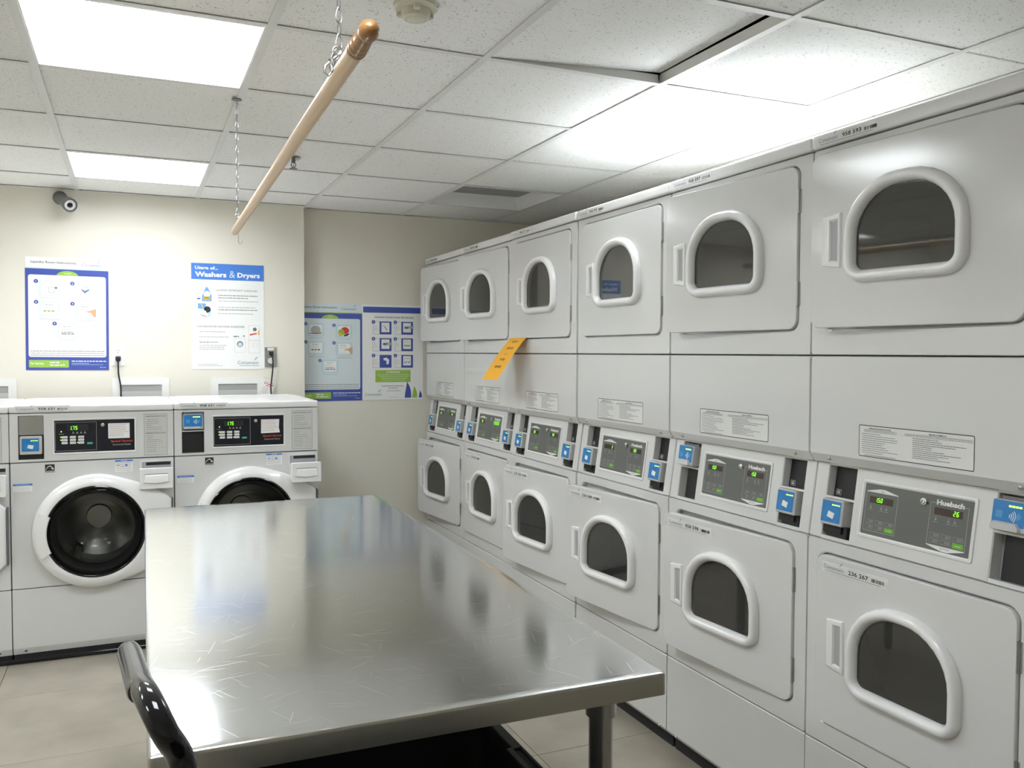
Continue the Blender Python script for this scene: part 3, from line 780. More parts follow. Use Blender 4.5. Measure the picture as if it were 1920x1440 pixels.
def w_face(sticker_red):
    p = Print(-.0006); rnd = random.Random(5)
    x0, x1, z0, z1 = .178, .512, .946, 1.092
    p.rect(x0, x1, z0, z1, facedark, 0)
    p.frame(.181, .351, .953, 1.084, .0011, inkl)
    p.rect(.228, .318, 1.045, 1.072, blackp, 1)
    p.seven('1.75', .238, 1.049, .017, led)
    p.disc(.206, 1.042, .0026, ledy, 2, 10); p.words(.196, .216, 1.030, .0014, inkl)
    for k in range(4):
        x = .255+.016*k; p.disc(x, 1.043, .001, inkl, 2, 8); p.rect(x-.003, x+.003, 1.034, 1.038, inkl, 2); p.words(x-.0055, x+.0055, 1.031, .001, inkl)
    for r in range(3):
        for q in range(3):
            bx, bz = .207+.034*q, 1.011-.0132*r; p.rrect(bx, bx+.024, bz, bz+.0098, .0015, inkw, 2); p.words(bx+.004, bx+.021, bz+.004, .0018, inkg, 3)
            if q: p.disc(bx-.004, bz+.005, .0009, inkl, 2, 6)
    for (x, z) in ((.204, 1.017), (.204, 1.0035), (.272, .990)): p.disc(x, z, .0024, ledy, 4, 8)
    p.rrect(.311, .335, .981, .990, .0015, tealg, 2); p.text('START', .316, .984, inkw, w=.014, h=.003, l=3)
    p.rect(.400, .491, 1.004, 1.074, inkw, 2) if sticker_red else p.poly([(.402, 1.004), (.494, 1.006), (.489, 1.030), (.491, 1.073), (.403, 1.073)], inkw, 2)
    for k in range(7): p.words(.405, .405+.05+.035*rnd.random(), 1.066-.0085*k, .0024, pink if k % 3 else inkl, 3, rnd)
    p.text('Speed Queen', .411, .984, red, w=.092, h=.0115, l=2, bold=.03)
    p.text('Commercial Washer', .418, .971, inkl, w=.078, h=.0075, l=2)
    return p
def w_instr():
    p = Print(-.0002); x0, x1, z0, z1 = .553, .655, .918, 1.114; rnd = random.Random(9)
    p.rect(x0, x1, z0, z1, silver, .4); p.frame(x0, x1, z0, z1, .0014, inkg)
    p.text('OPERATING INSTRUCTIONS', (x0+x1)/2, z1-.014, ink, w=.088, h=.0048, align='c', bold=.02)
    for k in range(6): p.words(x0+.010, x0+.035+.05*rnd.random(), z1-.028-.0092*k, .0016, inkg, 2, rnd)
    p.rect(x0+.004, x1-.004, z1-.0835, z1-.083, inkg, 2)
    p.text('DISPENSER INSTRUCTIONS', (x0+x1)/2, z1-.094, ink, w=.088, h=.0048, align='c', bold=.02)
    for k in range(9): p.words(x0+.010, x0+(.030+.06*rnd.random() if k < 4 else .055), z1-.106-.0092*k, .0016, inkg, 2, rnd)
    p.frame(x0+.066, x0+.094, z0+.015, z0+.053, .0005, inkg); p.rect(x0+.080, x0+.0805, z0+.015, z0+.053, inkg); p.rect(x0+.066, x0+.094, z0+.034, z0+.0345, inkg)
    return p
def w_energy():
    p = Print(-.0003)
    p.rect(.138, .177, .858, .895, ink, 1)
    n = 12; arc = [(.141+.033*k/n, .869+.016*math.sin(PI*k/n)) for k in range(n+1)]; arc2 = [(x, z+.0035) for x, z in arc]
    for k in range(n): p.poly([arc[k], arc[k+1], arc2[k+1], arc2[k]], inkw, 2)
    st = [(.168+(.006 if k % 2 == 0 else .0025)*math.sin(2*PI*k/10), .876+(.006 if k % 2 == 0 else .0025)*math.cos(2*PI*k/10)) for k in range(10)][::-1]
    p.poly(st, inkw, 3); p.rect(.139, .176, .859, .8655, inkl, 2); p.text('ENERGY STAR', .1575, .8605, ink, w=.033, h=.0036, align='c', l=3)
    return p
def w_notice():
    p = Print(-.0003); rnd = random.Random(4)
    p.rect(.427, .503, .846, .901, paper, 1); p.rect(.427, .503, .893, .901, blue, 2); p.text('NOTICE', .465, .8945, inkw, h=.005, align='c', l=3, bold=.02)
    for k in range(5): p.words(.431, .496, .886-.0085*k, .0016, inkg, 2, rnd)
    p.rect(.470, .480, .872, .880, blue, 3); p.rect(.456, .461, .868, .871, red, 3); p.rect(.436, .446, .876, .878, ink, 3)
    return p
def w_effic():
    p = Print(-.0003); rnd = random.Random(4)
    p.rect(.011, .087, .777, .812, paper, 1); p.rect(.011, .087, .803, .812, blue, 2); p.text('HIGH EFFICIENCY', .049, .8052, inkw, w=.055, h=.004, align='c', l=3)
    for k in range(3): p.words(.014, .078, .796-.007*k, .0014, inkl, 2, rnd)
    return p
def drawer():
    m = MB(); w, h = .146, .098
    m.loft([rr(0, w, 0, h, .006, 0, 4), rr(0, w, 0, h, .006, -.008, 4), rr(.002, w-.002, .002, h-.002, .005, -.012, 4)], plastic, True, True)
    # grip: curved scoop, its shadow painted as a flat grey strip along the top
    m.loft([[(.022, -.0123, .068), (w-.022, -.0123, .068), (w-.018, -.0123, .030), (w/2, -.0123, .025), (.018, -.0123, .030)],
            [(.024, -.017, .062), (w-.024, -.017, .062), (w-.020, -.020, .033), (w/2, -.020, .028), (.020, -.020, .033)]], plastic, False, True)
    m.loft([[(.024, -.0126, .072), (w-.024, -.0126, .072), (w-.020, -.0126, .0655), (.020, -.0126, .0655)], [(.026, -.0128, .071), (w-.026, -.0128, .071), (w-.022, -.0128, .067), (.022, -.0128, .067)]], plastic_g, False, True)
    # tray running back into the machine
    for a, b in ((.006, .009), (w-.009, w-.006), (w*.45, w*.45+.003)): m.box(a, b, 0, .15, .012, h-.012, plastic)
    m.box(.006, w-.006, 0, .15, .010, .013, plastic); m.box(.012, w*.42, .02, .13, h-.022, h-.019, inkw)
    return m
def washer(x, label, pull, face, reader, num, sticker):
    R = empty('washing_machine', label, 'washing machine', (x, 4.4207, 0), 0, 'row of white front-loading washers')
    put('body', cached('w_body', w_body), R)
    put('drum', cached('w_drum', w_drum), R)
    d = put('door', cached('w_door', w_door), R)
    put('door_grip', cached('w_grip', w_grip), d)
    put('door_gasket', cached('w_gasket', w_gasket), d)
    put('door_glass', cached('w_glass', w_glass), d)
    put('inner_door_ring', cached('w_inner_ring', w_inner_ring), d)
    put('hinge', cached('w_hinge', lambda: MB().box(-.002, .004, -.028, 0, -.13, .13, camgrey, .001, 1)), R, (.674, 0, DC[1]))
    cpn = put('control_panel', cached('w_control', w_control), R)
    put_print('faceplate', 'w_face%d' % sticker, lambda: w_face(sticker), cpn)
    put('key_lock', cached('w_key', lambda: MB().lathe([(.008, 0), (.008, -.002), (.005, -.003), (.005, -.001)], steel, axis='y', n=16)), cpn, (.377, -.001, 1.068))
    put_print('instruction_label', 'w_instr', w_instr, cpn)
    put('top_lid', cached('w_lid', lambda: MB().box(-.001, WW+.001, -.010, .68, 1.1305, 1.163, enamel2, .008, 3).loft([rrh(.03, WW-.03, .02, .65, .02, 1.1632), rrh(.032, WW-.032, .022, .648, .018, 1.1662), rrh(.045, WW-.045, .035, .635, .012, 1.1662), rrh(.048, WW-.048, .038, .632, .01, 1.1640)], enamel2, False, True)), R)
    asset_label(R, .022, 1.1345, .222, num, int(num[-3:]), -.0103, strong=True)
    if reader == 'a':
        put('steel_cover', cached('w_steel', lambda: MB().box(.036, .1345, .004, .03, 1.030, 1.117, steel, .001, 1)), cpn)
        put('lower_cover', cached('w_lowc', lambda: MB().box(.036, .1345, .010, .036, .920, 1.028, blackp)), cpn)
        r = put('card_reader', cached('w_reader_a', lambda: MB().box(0, .088, -.012, .02, 0, .082, greyp, .004, 2)), cpn, (.040, 0, .944)); r['label'] = 'blue card reader with a white card symbol'
        put_print('reader_face', 'reader_a_face', reader_a_face, cpn, (.045, .0018, .951))
    else:
        put('divider', cached('w_div', lambda: MB().box(.035, .1345, -.001, .034, 1.024, 1.028, enamel)), cpn)
        put('lower_cover', cached('w_lowc2', lambda: MB().box(.036, .1345, .014, .036, .921, 1.024, blackp)), cpn)
        r = add_reader('b', cpn, .041, 1.036, .004); r.scale = (1.08, .6, 1.06)
        q = put_print('reader_face', 'reader_b_face', reader_b_face, cpn, (.041, -.0002, 1.036)); q.scale = (1.08, .6, 1.06)
    put_print('energy_label', 'w_energy', w_energy, R); put_print('notice_label', 'w_notice', w_notice, R); put_print('efficiency_label', 'w_effic', w_effic, R)
    # dispenser opening and drawer
    put('dispenser_opening', cached('w_open', lambda: MB().loft([rr(.536, .676, .768, .892, .003, -.0004, 3), rr(.536, .676, .768, .892, .003, -.004, 3), rr(.541, .671, .773, .887, .003, -.004, 3), rr(.541, .671, .773, .887, .003, -.0006, 3)], plastic).box(.541, .671, -.0008, -.0004, .773, .887, plastic_g).box(.560, .668, -.0013, -.0008, .870, .884, darkgap)), R)
    put('dispenser_drawer', cached('drawer%g' % pull, drawer), R, (.531, -pull, .765))
    def basep():
        m = MB(); prof = [(.05, .332), (.003, .332), (0, .329), (0, .068), (.002, .062), (.010, .036), (.05, .034)]
        m.loft([[(x, y, z) for y, z in prof] for x in (.0005, .003, WW-.003, WW-.0005)], enamel, True, True); m.box(.002, WW-.002, .05, .68, .035, .332, enamel); return m
    put('base_panel', cached('w_base', basep), R)
    for xx in (.05, WW-.05): put('screw', MESH['screw'], R, (xx, .005, .052), (.4, 0, 0))
    put('kick_plate', cached('w_kick', lambda: MB().box(.002, WW-.002, .012, .66, 0, .035, darkgap, .001, 1)), R)
washer(-1.189, 'white front-loading washer cut off by the left edge of the picture', .050, 0, 'a', '958 620', True)
washer(-.503, 'white washer in the middle, its whole round door free of the table, asset 958 631', .050, 0, 'a', '958 631', True)
washer(.183, 'white washer at the right end, soap drawer pulled out, half hidden by the table', .110, 0, 'b', '958 621', False)
o = put('floor_strip', MB().tube([(XL+.02, 4.405, .012), (.87, 4.405, .012)], .011, blackg, 10).mesh('floor_strip')); tag(o, 'black rubber hose lying on the floor along the washer fronts', 'hose')

# ------------------------------------------------------------------ steel table
tb = empty('steel_table', 'stainless steel worktable with scratched top and round legs', 'table', (.012, 1.1776, 0), -.0112)
TWd, TL = .7815, 1.906
def ttop():
    m = MB(); l = []
    for i, z in ((.006, .853), (0, .853), (0, .884), (.0015, .8885), (.006, .8900)): l.append(rrh(i, TWd-i, i, TL-i, max(.004, .008-i), z, 4))
    m.loft(l[:4], stainless_edge); m.loft(l[3:], stainless, False, False); m.loft([l[4], rrh(.02, TWd-.02, .02, TL-.02, .004, .8897, 4)], stainless, False, True)
    m.loft([rrh(.002, TWd-.002, .002, TL-.002, .006, .853, 4), rrh(.002, TWd-.002, .002, TL-.002, .006, .875, 4)], stainless_edge, False, True)
    return m
put('table_top', ttop().mesh('table_top'), tb)
leg = MB().lathe([(.0, 0), (.012, 0), (.016, .012), (.019, .02), (.0205, .04), (.0205, .80), (.026, .80), (.026, .862), (.0, .862)], chrome if 0 else mat('leg_steel', (.42, .42, .41), .3, 1), n=24, caps=False).mesh('leg')
for x in (.075, TWd-.075):
    for y in (.085, TL-.085): put('leg', leg, tb, (x, y, 0))
for y in (.085, TL-.085):
    put('brace', MB().box(.05, TWd-.05, y-.02, y+.02, .858, .872, steel).mesh('brace'), tb)

# ------------------------------------------------------------------ laundry cart (foreground)
ca = empty('laundry_cart', 'black plastic laundry cart with a black tube handle, in front of the steel table', 'cart', (.30, .95, 0))
def tub():
    m = MB(); x0, x1, y0, y1 = -.18, .332, -.42, .62
    def L(i, z, r=.03): return rrh(x0+i, x1-i, y0+i, y1-i, r, z, 5)
    m.loft([L(.030, .46), L(.012, .46), L(.006, .66), L(0, .672), L(0, .698), L(.003, .700), L(.0125, .700), L(.0155, .6985), L(.016, .50), L(.024, .47)], mat('cart_black', (.006, .010, .010), .5), True, True)
    return m
put('tub', tub().mesh('tub'), ca)
cgrey = mat('cart_rim_grey', (.035, .05, .055), .45)
def rim():
    m = MB()
    # right and left rims with long slots, end rims solid
    for sx in (1, -1):
        def bx(a, b, y0, y1):
            a, b = (a, b) if sx > 0 else (.152-b, .152-a); m.box(a, b, y0, y1, .699, .704, cgrey, .001, 1)
        bx(.304, .315, -.40, .44); bx(.330, .334, -.40, .44); bx(.304, .334, -.42, -.39); bx(.316, .334, .435, .62)
    m.box(-.18, .334, -.42, -.395, .699, .7035, cgrey, .001, 1); m.box(-.18, .334, .595, .62, .699, .7035, cgrey, .001, 1)
    return m
put('rim', rim().mesh('rim'), ca)
HP = [Vector(p)-Vector((.30, .95, 0)) for p in [(.128, .800, .690), (.095, .800, .80), (.058, .835, .92), (.043, .9028, .9961), (.026, .8945, 1.0375), (.0165, .905, 1.0570), (.0100, .935, 1.0622), (.004, .985, 1.0571)]]
def chandle():
    P = HP
    pts = []
    for i in range(len(P)-1):
        p0, p1, p2, p3 = [Vector(P[max(0, min(len(P)-1, k))]) for k in (i-1, i, i+1, i+2)]
        for q in range(6):
            t = q/6; pts.append(.5*((2*p1)+(p2-p0)*t+(2*p0-5*p1+4*p2-p3)*t*t+(3*p1-p0-3*p2+p3)*t**3))
    pts.append(Vector(P[-1]))
    return MB().tube(pts, .0130, blackg, 20)
put('handle', chandle().mesh('handle'), ca)
def cgrip():
    a, b = HP[-1]+Vector((.001, -.025, .001)), Vector((-.0082-.3, 1.172-.95, 1.0373)); pts = [a+(b-a)*t for t in (0, .02, .1, .3, .5, .7, .86, .93, .97, .99, 1)]
    return MB().tube(pts, [.0125, .0136, .0139, .0139, .0139, .0139, .0139, .0130, .0105, .007, .002], gripm, 22)
g = put('hand_grip', cgrip().mesh('hand_grip'), ca); g['label'] = 'shiny dark grey grip at the end of the black handle'
for sx in (-1, 1):
    for yy in (-.34, .54):
        put('post', MB().lathe([(.016, .13), (.016, .47)], blackp, n=12).mesh('post'), ca, (.076+sx*.20, yy, 0))
        w = put('caster', MB().lathe([(.0, -.012), (.05, -.012), (.055, -.007), (.055, .007), (.05, .012), (.0, .012)], blackp, (0, 0, .055), 'x', 20, False).box(-.018, -.014, -.012, .012, .05, .13, steel).box(.014, .018, -.012, .012, .05, .13, steel).box(-.02, .02, -.02, .02, .118, .132, steel).mesh('caster'), ca, (.076+sx*.20, yy, 0))
put('lower_shelf', MB().box(-.16, .31, -.38, .58, .15, .17, MATS['cart_black']).mesh('lower_shelf'), ca)

# ------------------------------------------------------------------ hanging wooden rod, chains
rod_a, rod_b = Vector((.305, 1.262, 1.850)), Vector((.353, 3.338, 1.850))
rd = empty('wooden_rod', 'pale wooden hanging rod with turned brown end, hung level below the ceiling', 'rod', rod_a, -math.atan2(rod_b.x-rod_a.x, rod_b.y-rod_a.y))
L_ = (rod_b-rod_a).length; RR = .0132
put('pole', MB().lathe([(RR, 0), (RR, L_-.008), (RR*.9, L_-.003), (RR*.6, L_)], rodwood, axis='y', n=24).mesh('pole'), rd)
prof = [(RR*.9, .0), (RR*1.12, -.002), (RR*1.15, -.008), (RR*.98, -.011), (RR*1.12, -.014), (RR*1.12, -.022), (RR*1.0, -.025), (RR*1.08, -.028), (RR*1.06, -.038), (RR*.94, -.041), (RR*1.0, -.044), (RR*.96, -.060),
        (RR*.80, -.066), (RR*.78, -.069), (RR*1.0, -.074), (RR*1.10, -.080), (RR*1.08, -.088), (RR*.85, -.096), (RR*.45, -.101), (RR*.08, -.1025)]
f = put('finial', MB().lathe(prof, woodv, axis='y', n=28).mesh('finial'), rd); f['label'] = 'turned brown varnished knob at the end of the rod'
put('screw_hook', MB().tube([(0.012, L_-.02, -.010), (.012, L_-.02, -.030), (.012, L_-.022, -.040), (.017, L_-.022, -.046), (.023, L_-.022, -.042), (.024, L_-.022, -.034)], .0016, steel, 8).mesh('screw_hook'), rd)
for y in (.085, 1.845):
    put('screw_eye', MB().tube([(-.004, y, .010), (-.008, y, .020)], .0018, steel, 8).tube([(-.010+.0065*math.cos(t), y, .0255+.0065*math.sin(t)) for t in [2*PI*k/12 for k in range(12)]], .0014, steel, 6, closed=True).mesh('screw_eye'), rd)
def link():
    pts = []
    for k in range(16):
        t = 2*PI*k/16; z = .0125*math.cos(t); w = .0052*(.45+.55*(1-(z/.0125))/2*1.6); pts.append((w*math.sin(t), 0, z))
    return MB().tube(pts, .0009, chainm, 6, closed=True)
def chain(name, label, x, y, z0, z1, cat='chain'):
    r = empty(name, label, cat, (x, y, z0), 0, 'chains holding the wooden rod')
    n = int((z1-z0)/.0203); p = (z1-z0)/n
    for k in range(n):
        o = put('chain_link', cached('chain_link', link), r, (0, 0, p*(k+.5)), (0, 0, (PI/2 if k % 2 else 0)+.25))
    return r
c1 = chain('hanging_chain', 'grey metal chain holding the near end of the wooden rod, by its knob', .3025, 1.362, 1.885, HC)
put('snap_hook', MB().tube([(0, 0, .004), (.004, 0, -.004), (-.002, 0, -.012), (-.009, 0, -.018), (-.012, .0, -.026), (-.010, 0, -.036), (-.016, 0, -.045), (-.023, 0, -.040), (-.021, 0, -.030), (-.015, 0, -.024)], .0019, steel, 8).mesh('snap_hook'), c1, (0, 0, 0))
for k in range(3): put('chain_link', MESH['chain_link'], c1, (-.003-.005*k, 0, -.008-.010*k), (0, .5, .9*k))
c2 = chain('hanging_chain', 'bright metal chain holding the far end of the wooden rod', .3385, 3.105, 1.878, HC-.012)
put('ceiling_hook', MB().tube([(0, 0, .378+.016), (0, 0, .378+.004), (.006, 0, .378-.002), (.004, 0, .374)], .002, steel, 8).lathe([(0, .3935), (.010, .393), (.016, .3915), (.017, .389), (.0, .389)], camgrey, n=14, caps=False).mesh('ceiling_hook'), c2)

# ------------------------------------------------------------------ ceiling devices
sp_ = empty('sprinkler_head', 'small grey sprinkler head hanging from the ceiling right of the wooden rod', 'sprinkler', (.668, 3.93, HC))
put('escutcheon', MB().lathe([(.0, -.0015), (.030, -.002), (.034, -.004), (.026, -.009), (.012, -.010), (.0, -.010)], chrome, n=24, caps=False).mesh('escutcheon'), sp_)
put('nozzle', MB().lathe([(.009, -.010), (.009, -.022), (.006, -.024), (.0, -.024)], camgrey, n=14, caps=False).tube([(-.006, 0, -.022), (-.011, 0, -.034), (0, 0, -.047)], .0022, camgrey, 6).tube([(.006, 0, -.022), (.011, 0, -.034), (0, 0, -.047)], .0022, camgrey, 6).tube([(0, 0, -.024), (0, 0, -.046)], .0015, steel, 6).mesh('nozzle'), sp_)
put('deflector', MB().lathe([(.0, -.047), (.017, -.048), (.018, -.050), (.0, -.050)], camgrey, n=16, caps=False).mesh('deflector'), sp_)
cream = mat('smoke_cream', (.62, .60, .50), .45)
sm = empty('smoke_detector', 'cream smoke detector on the ceiling near the rod knob', 'smoke detector', (.657, 2.092, HC))
put('base_plate', MB().lathe([(.0, 0), (.056, 0), (.056, -.008), (.050, -.013), (.0, -.013)], cream, n=32, caps=False).mesh('base_plate'), sm)
put('cap', MB().lathe([(.036, -.013), (.036, -.022), (.033, -.032), (.026, -.036), (.024, -.0345), (.022, -.037), (.012, -.0415), (.0, -.042)], cream, n=32, caps=False).mesh('cap'), sm)
for k in range(3):
    a = 2*PI*k/3+.3; put('clip', MB().box(.032, .050, -.008, .008, -.024, -.012, cream, .002, 1).mesh('clip'), sm, (0, 0, 0), (0, 0, a))

# security camera
sc = empty('security_camera', 'dark grey bullet security camera high on the beige wall', 'camera', (-.338, Y1, 2.224))
put('mount', MB().lathe([(.0, 0), (.036, 0), (.036, -.012), (.022, -.02), (.0, -.02)], camgrey, axis='y', n=24, caps=False).mesh('mount'), sc)
ax = Vector((.42, -1, -.42)).normalized()
q = ax.to_track_quat('-Y', 'Z').to_euler()
b = put('barrel', MB().lathe([(.0, 0), (.026, -.002), (.029, -.02), (.030, -.12), (.036, -.122), (.037, -.150), (.034, -.152), (.032, -.146), (.0, -.146)], camgrey, axis='y', n=28, caps=False).mesh('barrel'), sc, (0, -.008, 0), q)
put('lens_ring', MB().lathe([(.027, -.1475), (.027, -.1490), (.015, -.1490), (.015, -.1475)], silver, axis='y', n=24).mesh('lens_ring'), b)
put('lens', MB().lathe([(.0, -.147), (.013, -.1475), (.013, -.1500), (.006, -.1525), (.0, -.153)], blackg, axis='y', n=20, caps=False).mesh('lens'), b)

# ------------------------------------------------------------------ posters
def base_poster(w, h):
    p = Print(0); p.box(0, w, -.0012, 0, 0, h, paper); p.y = -.0013; return p
def laundry_poster(strong, seed):
    w, h = .398, .600; p = base_poster(w, h); rnd = random.Random(seed)
    if strong: p.rect(0, w, 0, h, paleb, .3)  # shade of the recess painted over the white sheet as pale blue
    p.text('Laundry Room Instructions', .026, h-.036, inkg, w=.215, h=.017, bold=.02)
    p.logo(.268, h-.040, .095, l=2)
    p.rect(0, w, 0, h-.060, navy, 1); p.rect(0, w, h-.061, h-.056, grn if strong else skyb, 1.5)
    p.disc(w/2, h-.096, .052, grn, 2, 24, .027); p.text('WASHER' if not strong else 'DRYER', w/2, h-.086, inkw, h=.006, align='c', l=3)
    p.rrect(.013, w-.013, .070, h-.094, .012, paleb if strong else paper, 3)  # recess copy: white panel tinted pale blue to stand for shade
    cells = [(.060, h-.205), (.232, h-.212), (.060, h-.315), (.232, h-.320), (.146, h-.428)]
    for k, (x, z) in enumerate(cells):
        W_, H_ = .104, .082
        p.rrect(x, x+W_, z, z+H_, .010, skyb if strong else paleb, 4)
        p.rrect(x+.014, x+W_-.014, z+.010, z+H_-.010, .004, paper, 5)
        if k == 0:
            if strong: p.disc(x+.05, z+.04, .030, inkl, 6, 20, .026); p.rect(x+.012, x+.085, z+.016, z+.022, inkg, 7); p.rect(x+.055, x+.088, z+.024, z+.030, skin, 7)
            else:
                for q in range(4): p.rect(x+.004, x+.055, z+.018+.012*q, z+.0188+.012*q, inkl, 6)
                p.frame(x+.050, x+.076, z+.018, z+.048, .0012, inkg, 6); p.disc(x+.084, z+.044, .006, inkg, 6, 10)
        elif k == 1:
            if strong: p.disc(x+.058, z+.045, .026, red, 6, 14, .022); p.disc(x+.035, z+.035, .020, grn, 7, 14); p.disc(x+.028, z+.022, .012, yel, 8, 12); p.poly([(x+.05, z+.018), (x+.09, z+.030), (x+.075, z+.014), (x+.052, z+.010)], ink, 9)
            else: p.poly([(x+.032, z+.052), (x+.050, z+.040), (x+.070, z+.050), (x+.072, z+.044), (x+.050, z+.026), (x+.036, z+.040)], ink if 0 else logo, 6); p.disc(x+.058, z+.060, .010, skyb, 6, 12)
        else:
            p.words(x+.030, x+.068, z+.060, .004, inkl, 6, rnd)
            for q in range(4): p.disc(x+.028+.012*q, z+.048, .002, inkg, 6, 6)
            if k == 2: p.words(x+.024, x+.076, z+.026, .008, grn if not strong else inkg, 6, rnd)
            elif k == 3: p.frame(x+.012, x+.060, z+.020, z+.062, .001, inkl, 6); p.poly([(x+.048, z+.036), (x+.070, z+.040), (x+.104, z+.052), (x+.104, z+.008), (x+.092, z+.010), (x+.080, z+.030)], skin, 7)
            else: p.words(x+.022, x+.078, z+.030, .004, inkg, 6, rnd); p.words(x+.022, x+.084, z+.020, .005, inkg, 6, rnd)
        p.disc(x-.010, z+H_-.005, .0105, navy, 6, 18); p.text(str(k+1), x-.010, z+H_-.010, inkw, h=.010, align='c', l=7, bold=.03)
        p.words(x+.010, x+W_-.006, z-.010, .0024, inkl, 4, rnd)
        if k in (2, 3): p.words(x+.004, x+W_-.002, z-.017, .0024, inkl, 4, rnd)
    for q, hh in enumerate((.0032, .0028, .0030)): p.words(.022, w-.022, .100-.011*q, hh, inkg, 4, rnd)
    p.rrect(.014, .202, .014, .054, .003, grn, 2); p.text('For Service:', .022, .030, inkw, w=.062, h=.012, l=3, bold=.02)
    p.words(.112, .160, .038, .006, inkw, 3, rnd); p.words(.112, .182, .024, .006, inkw, 3, rnd)
    p.words(.216, w-.014, .046, .005, inkw, 3, rnd); p.words(.216, .30, .036, .0022, skyb, 3, rnd); p.words(.216, w-.03, .029, .0022, skyb, 3, rnd); p.words(w-.045, w-.014, .014, .0028, skyb, 3, rnd)
    return p
def usage_poster():
    w, h = .398, .602; p = base_poster(w, h); rnd = random.Random(21)
    p.rect(0, w, h-.092, h, blue, 1)
    p.text('Usage of...', .020, h-.040, inkw, w=.125, h=.024, bold=.035); p.text('Washers', .020, h-.077, inkw, w=.170, h=.029, bold=.04)
    p.text('&', .206, h-.078, grn if 0 else skyb, w=.032, h=.040); p.text('Dryers', .250, h-.083, inkw, w=.126, h=.036, bold=.04)
    p.text('LAUNDRY DETERGENT GUIDELINES', .132, h-.155, inkg, w=.230, h=.010)
    for q, (x1, z) in enumerate([(.368, .182), (.310, .196), (.368, .214), (.350, .250), (.360, .264), (.336, .286)]): p.words(.144, x1, h-z, .0040, inkg if q in (0, 1, 4) else inkl, 2, rnd)
    # detergent bottle
    bx, bz = .056, h-.215
    p.poly([(bx, bz), (bx+.052, bz), (bx+.053, bz+.030), (bx+.040, bz+.062), (bx+.030, bz+.080), (bx+.022, bz+.080), (bx+.014, bz+.062), (bx+.001, bz+.030)], mat('ink_bottle', (.16, .36, .66), .5), 2)
    p.disc(bx+.027, bz+.040, .018, inkw, 3, 18); p.rrect(bx+.008, bx+.044, bz+.008, bz+.028, .006, yel, 4); p.words(bx+.012, bx+.040, bz+.020, .003, ink, 5, rnd); p.words(bx+.012, bx+.040, bz+.013, .003, ink, 5, rnd)
    p.rect(.030, .048, h-.205, h-.198, navy, 2); p.rect(.034, .050, h-.190, h-.186, skyb, 2)
    p.rect(.034, .076, h-.258, h-.228, MATS['ink_bottle'], 2); p.poly([(.050, h-.232), (.056, h-.232), (.064, h-.250), (.058, h-.252)], yel, 3)
    p.disc(.076, h-.278, .032, skyb, 1, 24); p.disc(.085, h-.262, .018, ink, 2, 18); p.poly([(.030, h-.275), (.075, h-.268), (.090, h-.300), (.060, h-.305)], inkw, 3); p.poly([(.034, h-.288), (.070, h-.296), (.085, h-.300), (.064, h-.302)], pink, 4)
    p.text('WASHER/DRYER MACHINE GUIDELINES', .026, h-.364, inkg, w=.262, h=.011)
    for x1, z, q in ((.180, .390, 0), (.198, .420, 0), (.140, .450, 1), (.190, .468, 0), (.180, .479, 0), (.176, .490, 0)): p.words(.040, x1, h-z, .0038, inkg if q else inkl, 2, rnd)
    p.frame(.232, .292, h-.505, h-.425, .0010, inkl); p.disc(.262, h-.458, .017, inkg, 2, 20); p.disc(.262, h-.460, .012, skyb, 3, 16); p.words(.226, .262, h-.416, .004, ink, 2, rnd); p.rect(.278, .290, h-.414, h-.408, inkg, 2)
    p.frame(.310, .372, h-.510, h-.350, .0010, pink); p.rect(.310, .372, h-.436, h-.4345, pink, 2); p.disc(.345, h-.372, .011, inkg, 2, 14); p.poly([(.316, h-.400), (.355, h-.392), (.358, h-.398), (.318, h-.408)], red, 2); p.poly([(.362, h-.408), (.372, h-.400), (.370, h-.374), (.364, h-.378)], yel, 2)
    p.frame(.334, .360, h-.470, h-.450, .0008, inkl)
    p.logo(.248, .028, .118, l=2); p.words(.262, .368, .018, .0026, inkg, 2, rnd); p.words(.030, .140, .026, .003, inkl, 2, rnd); p.words(.030, .170, .018, .003, inkl, 2, rnd)
    return p
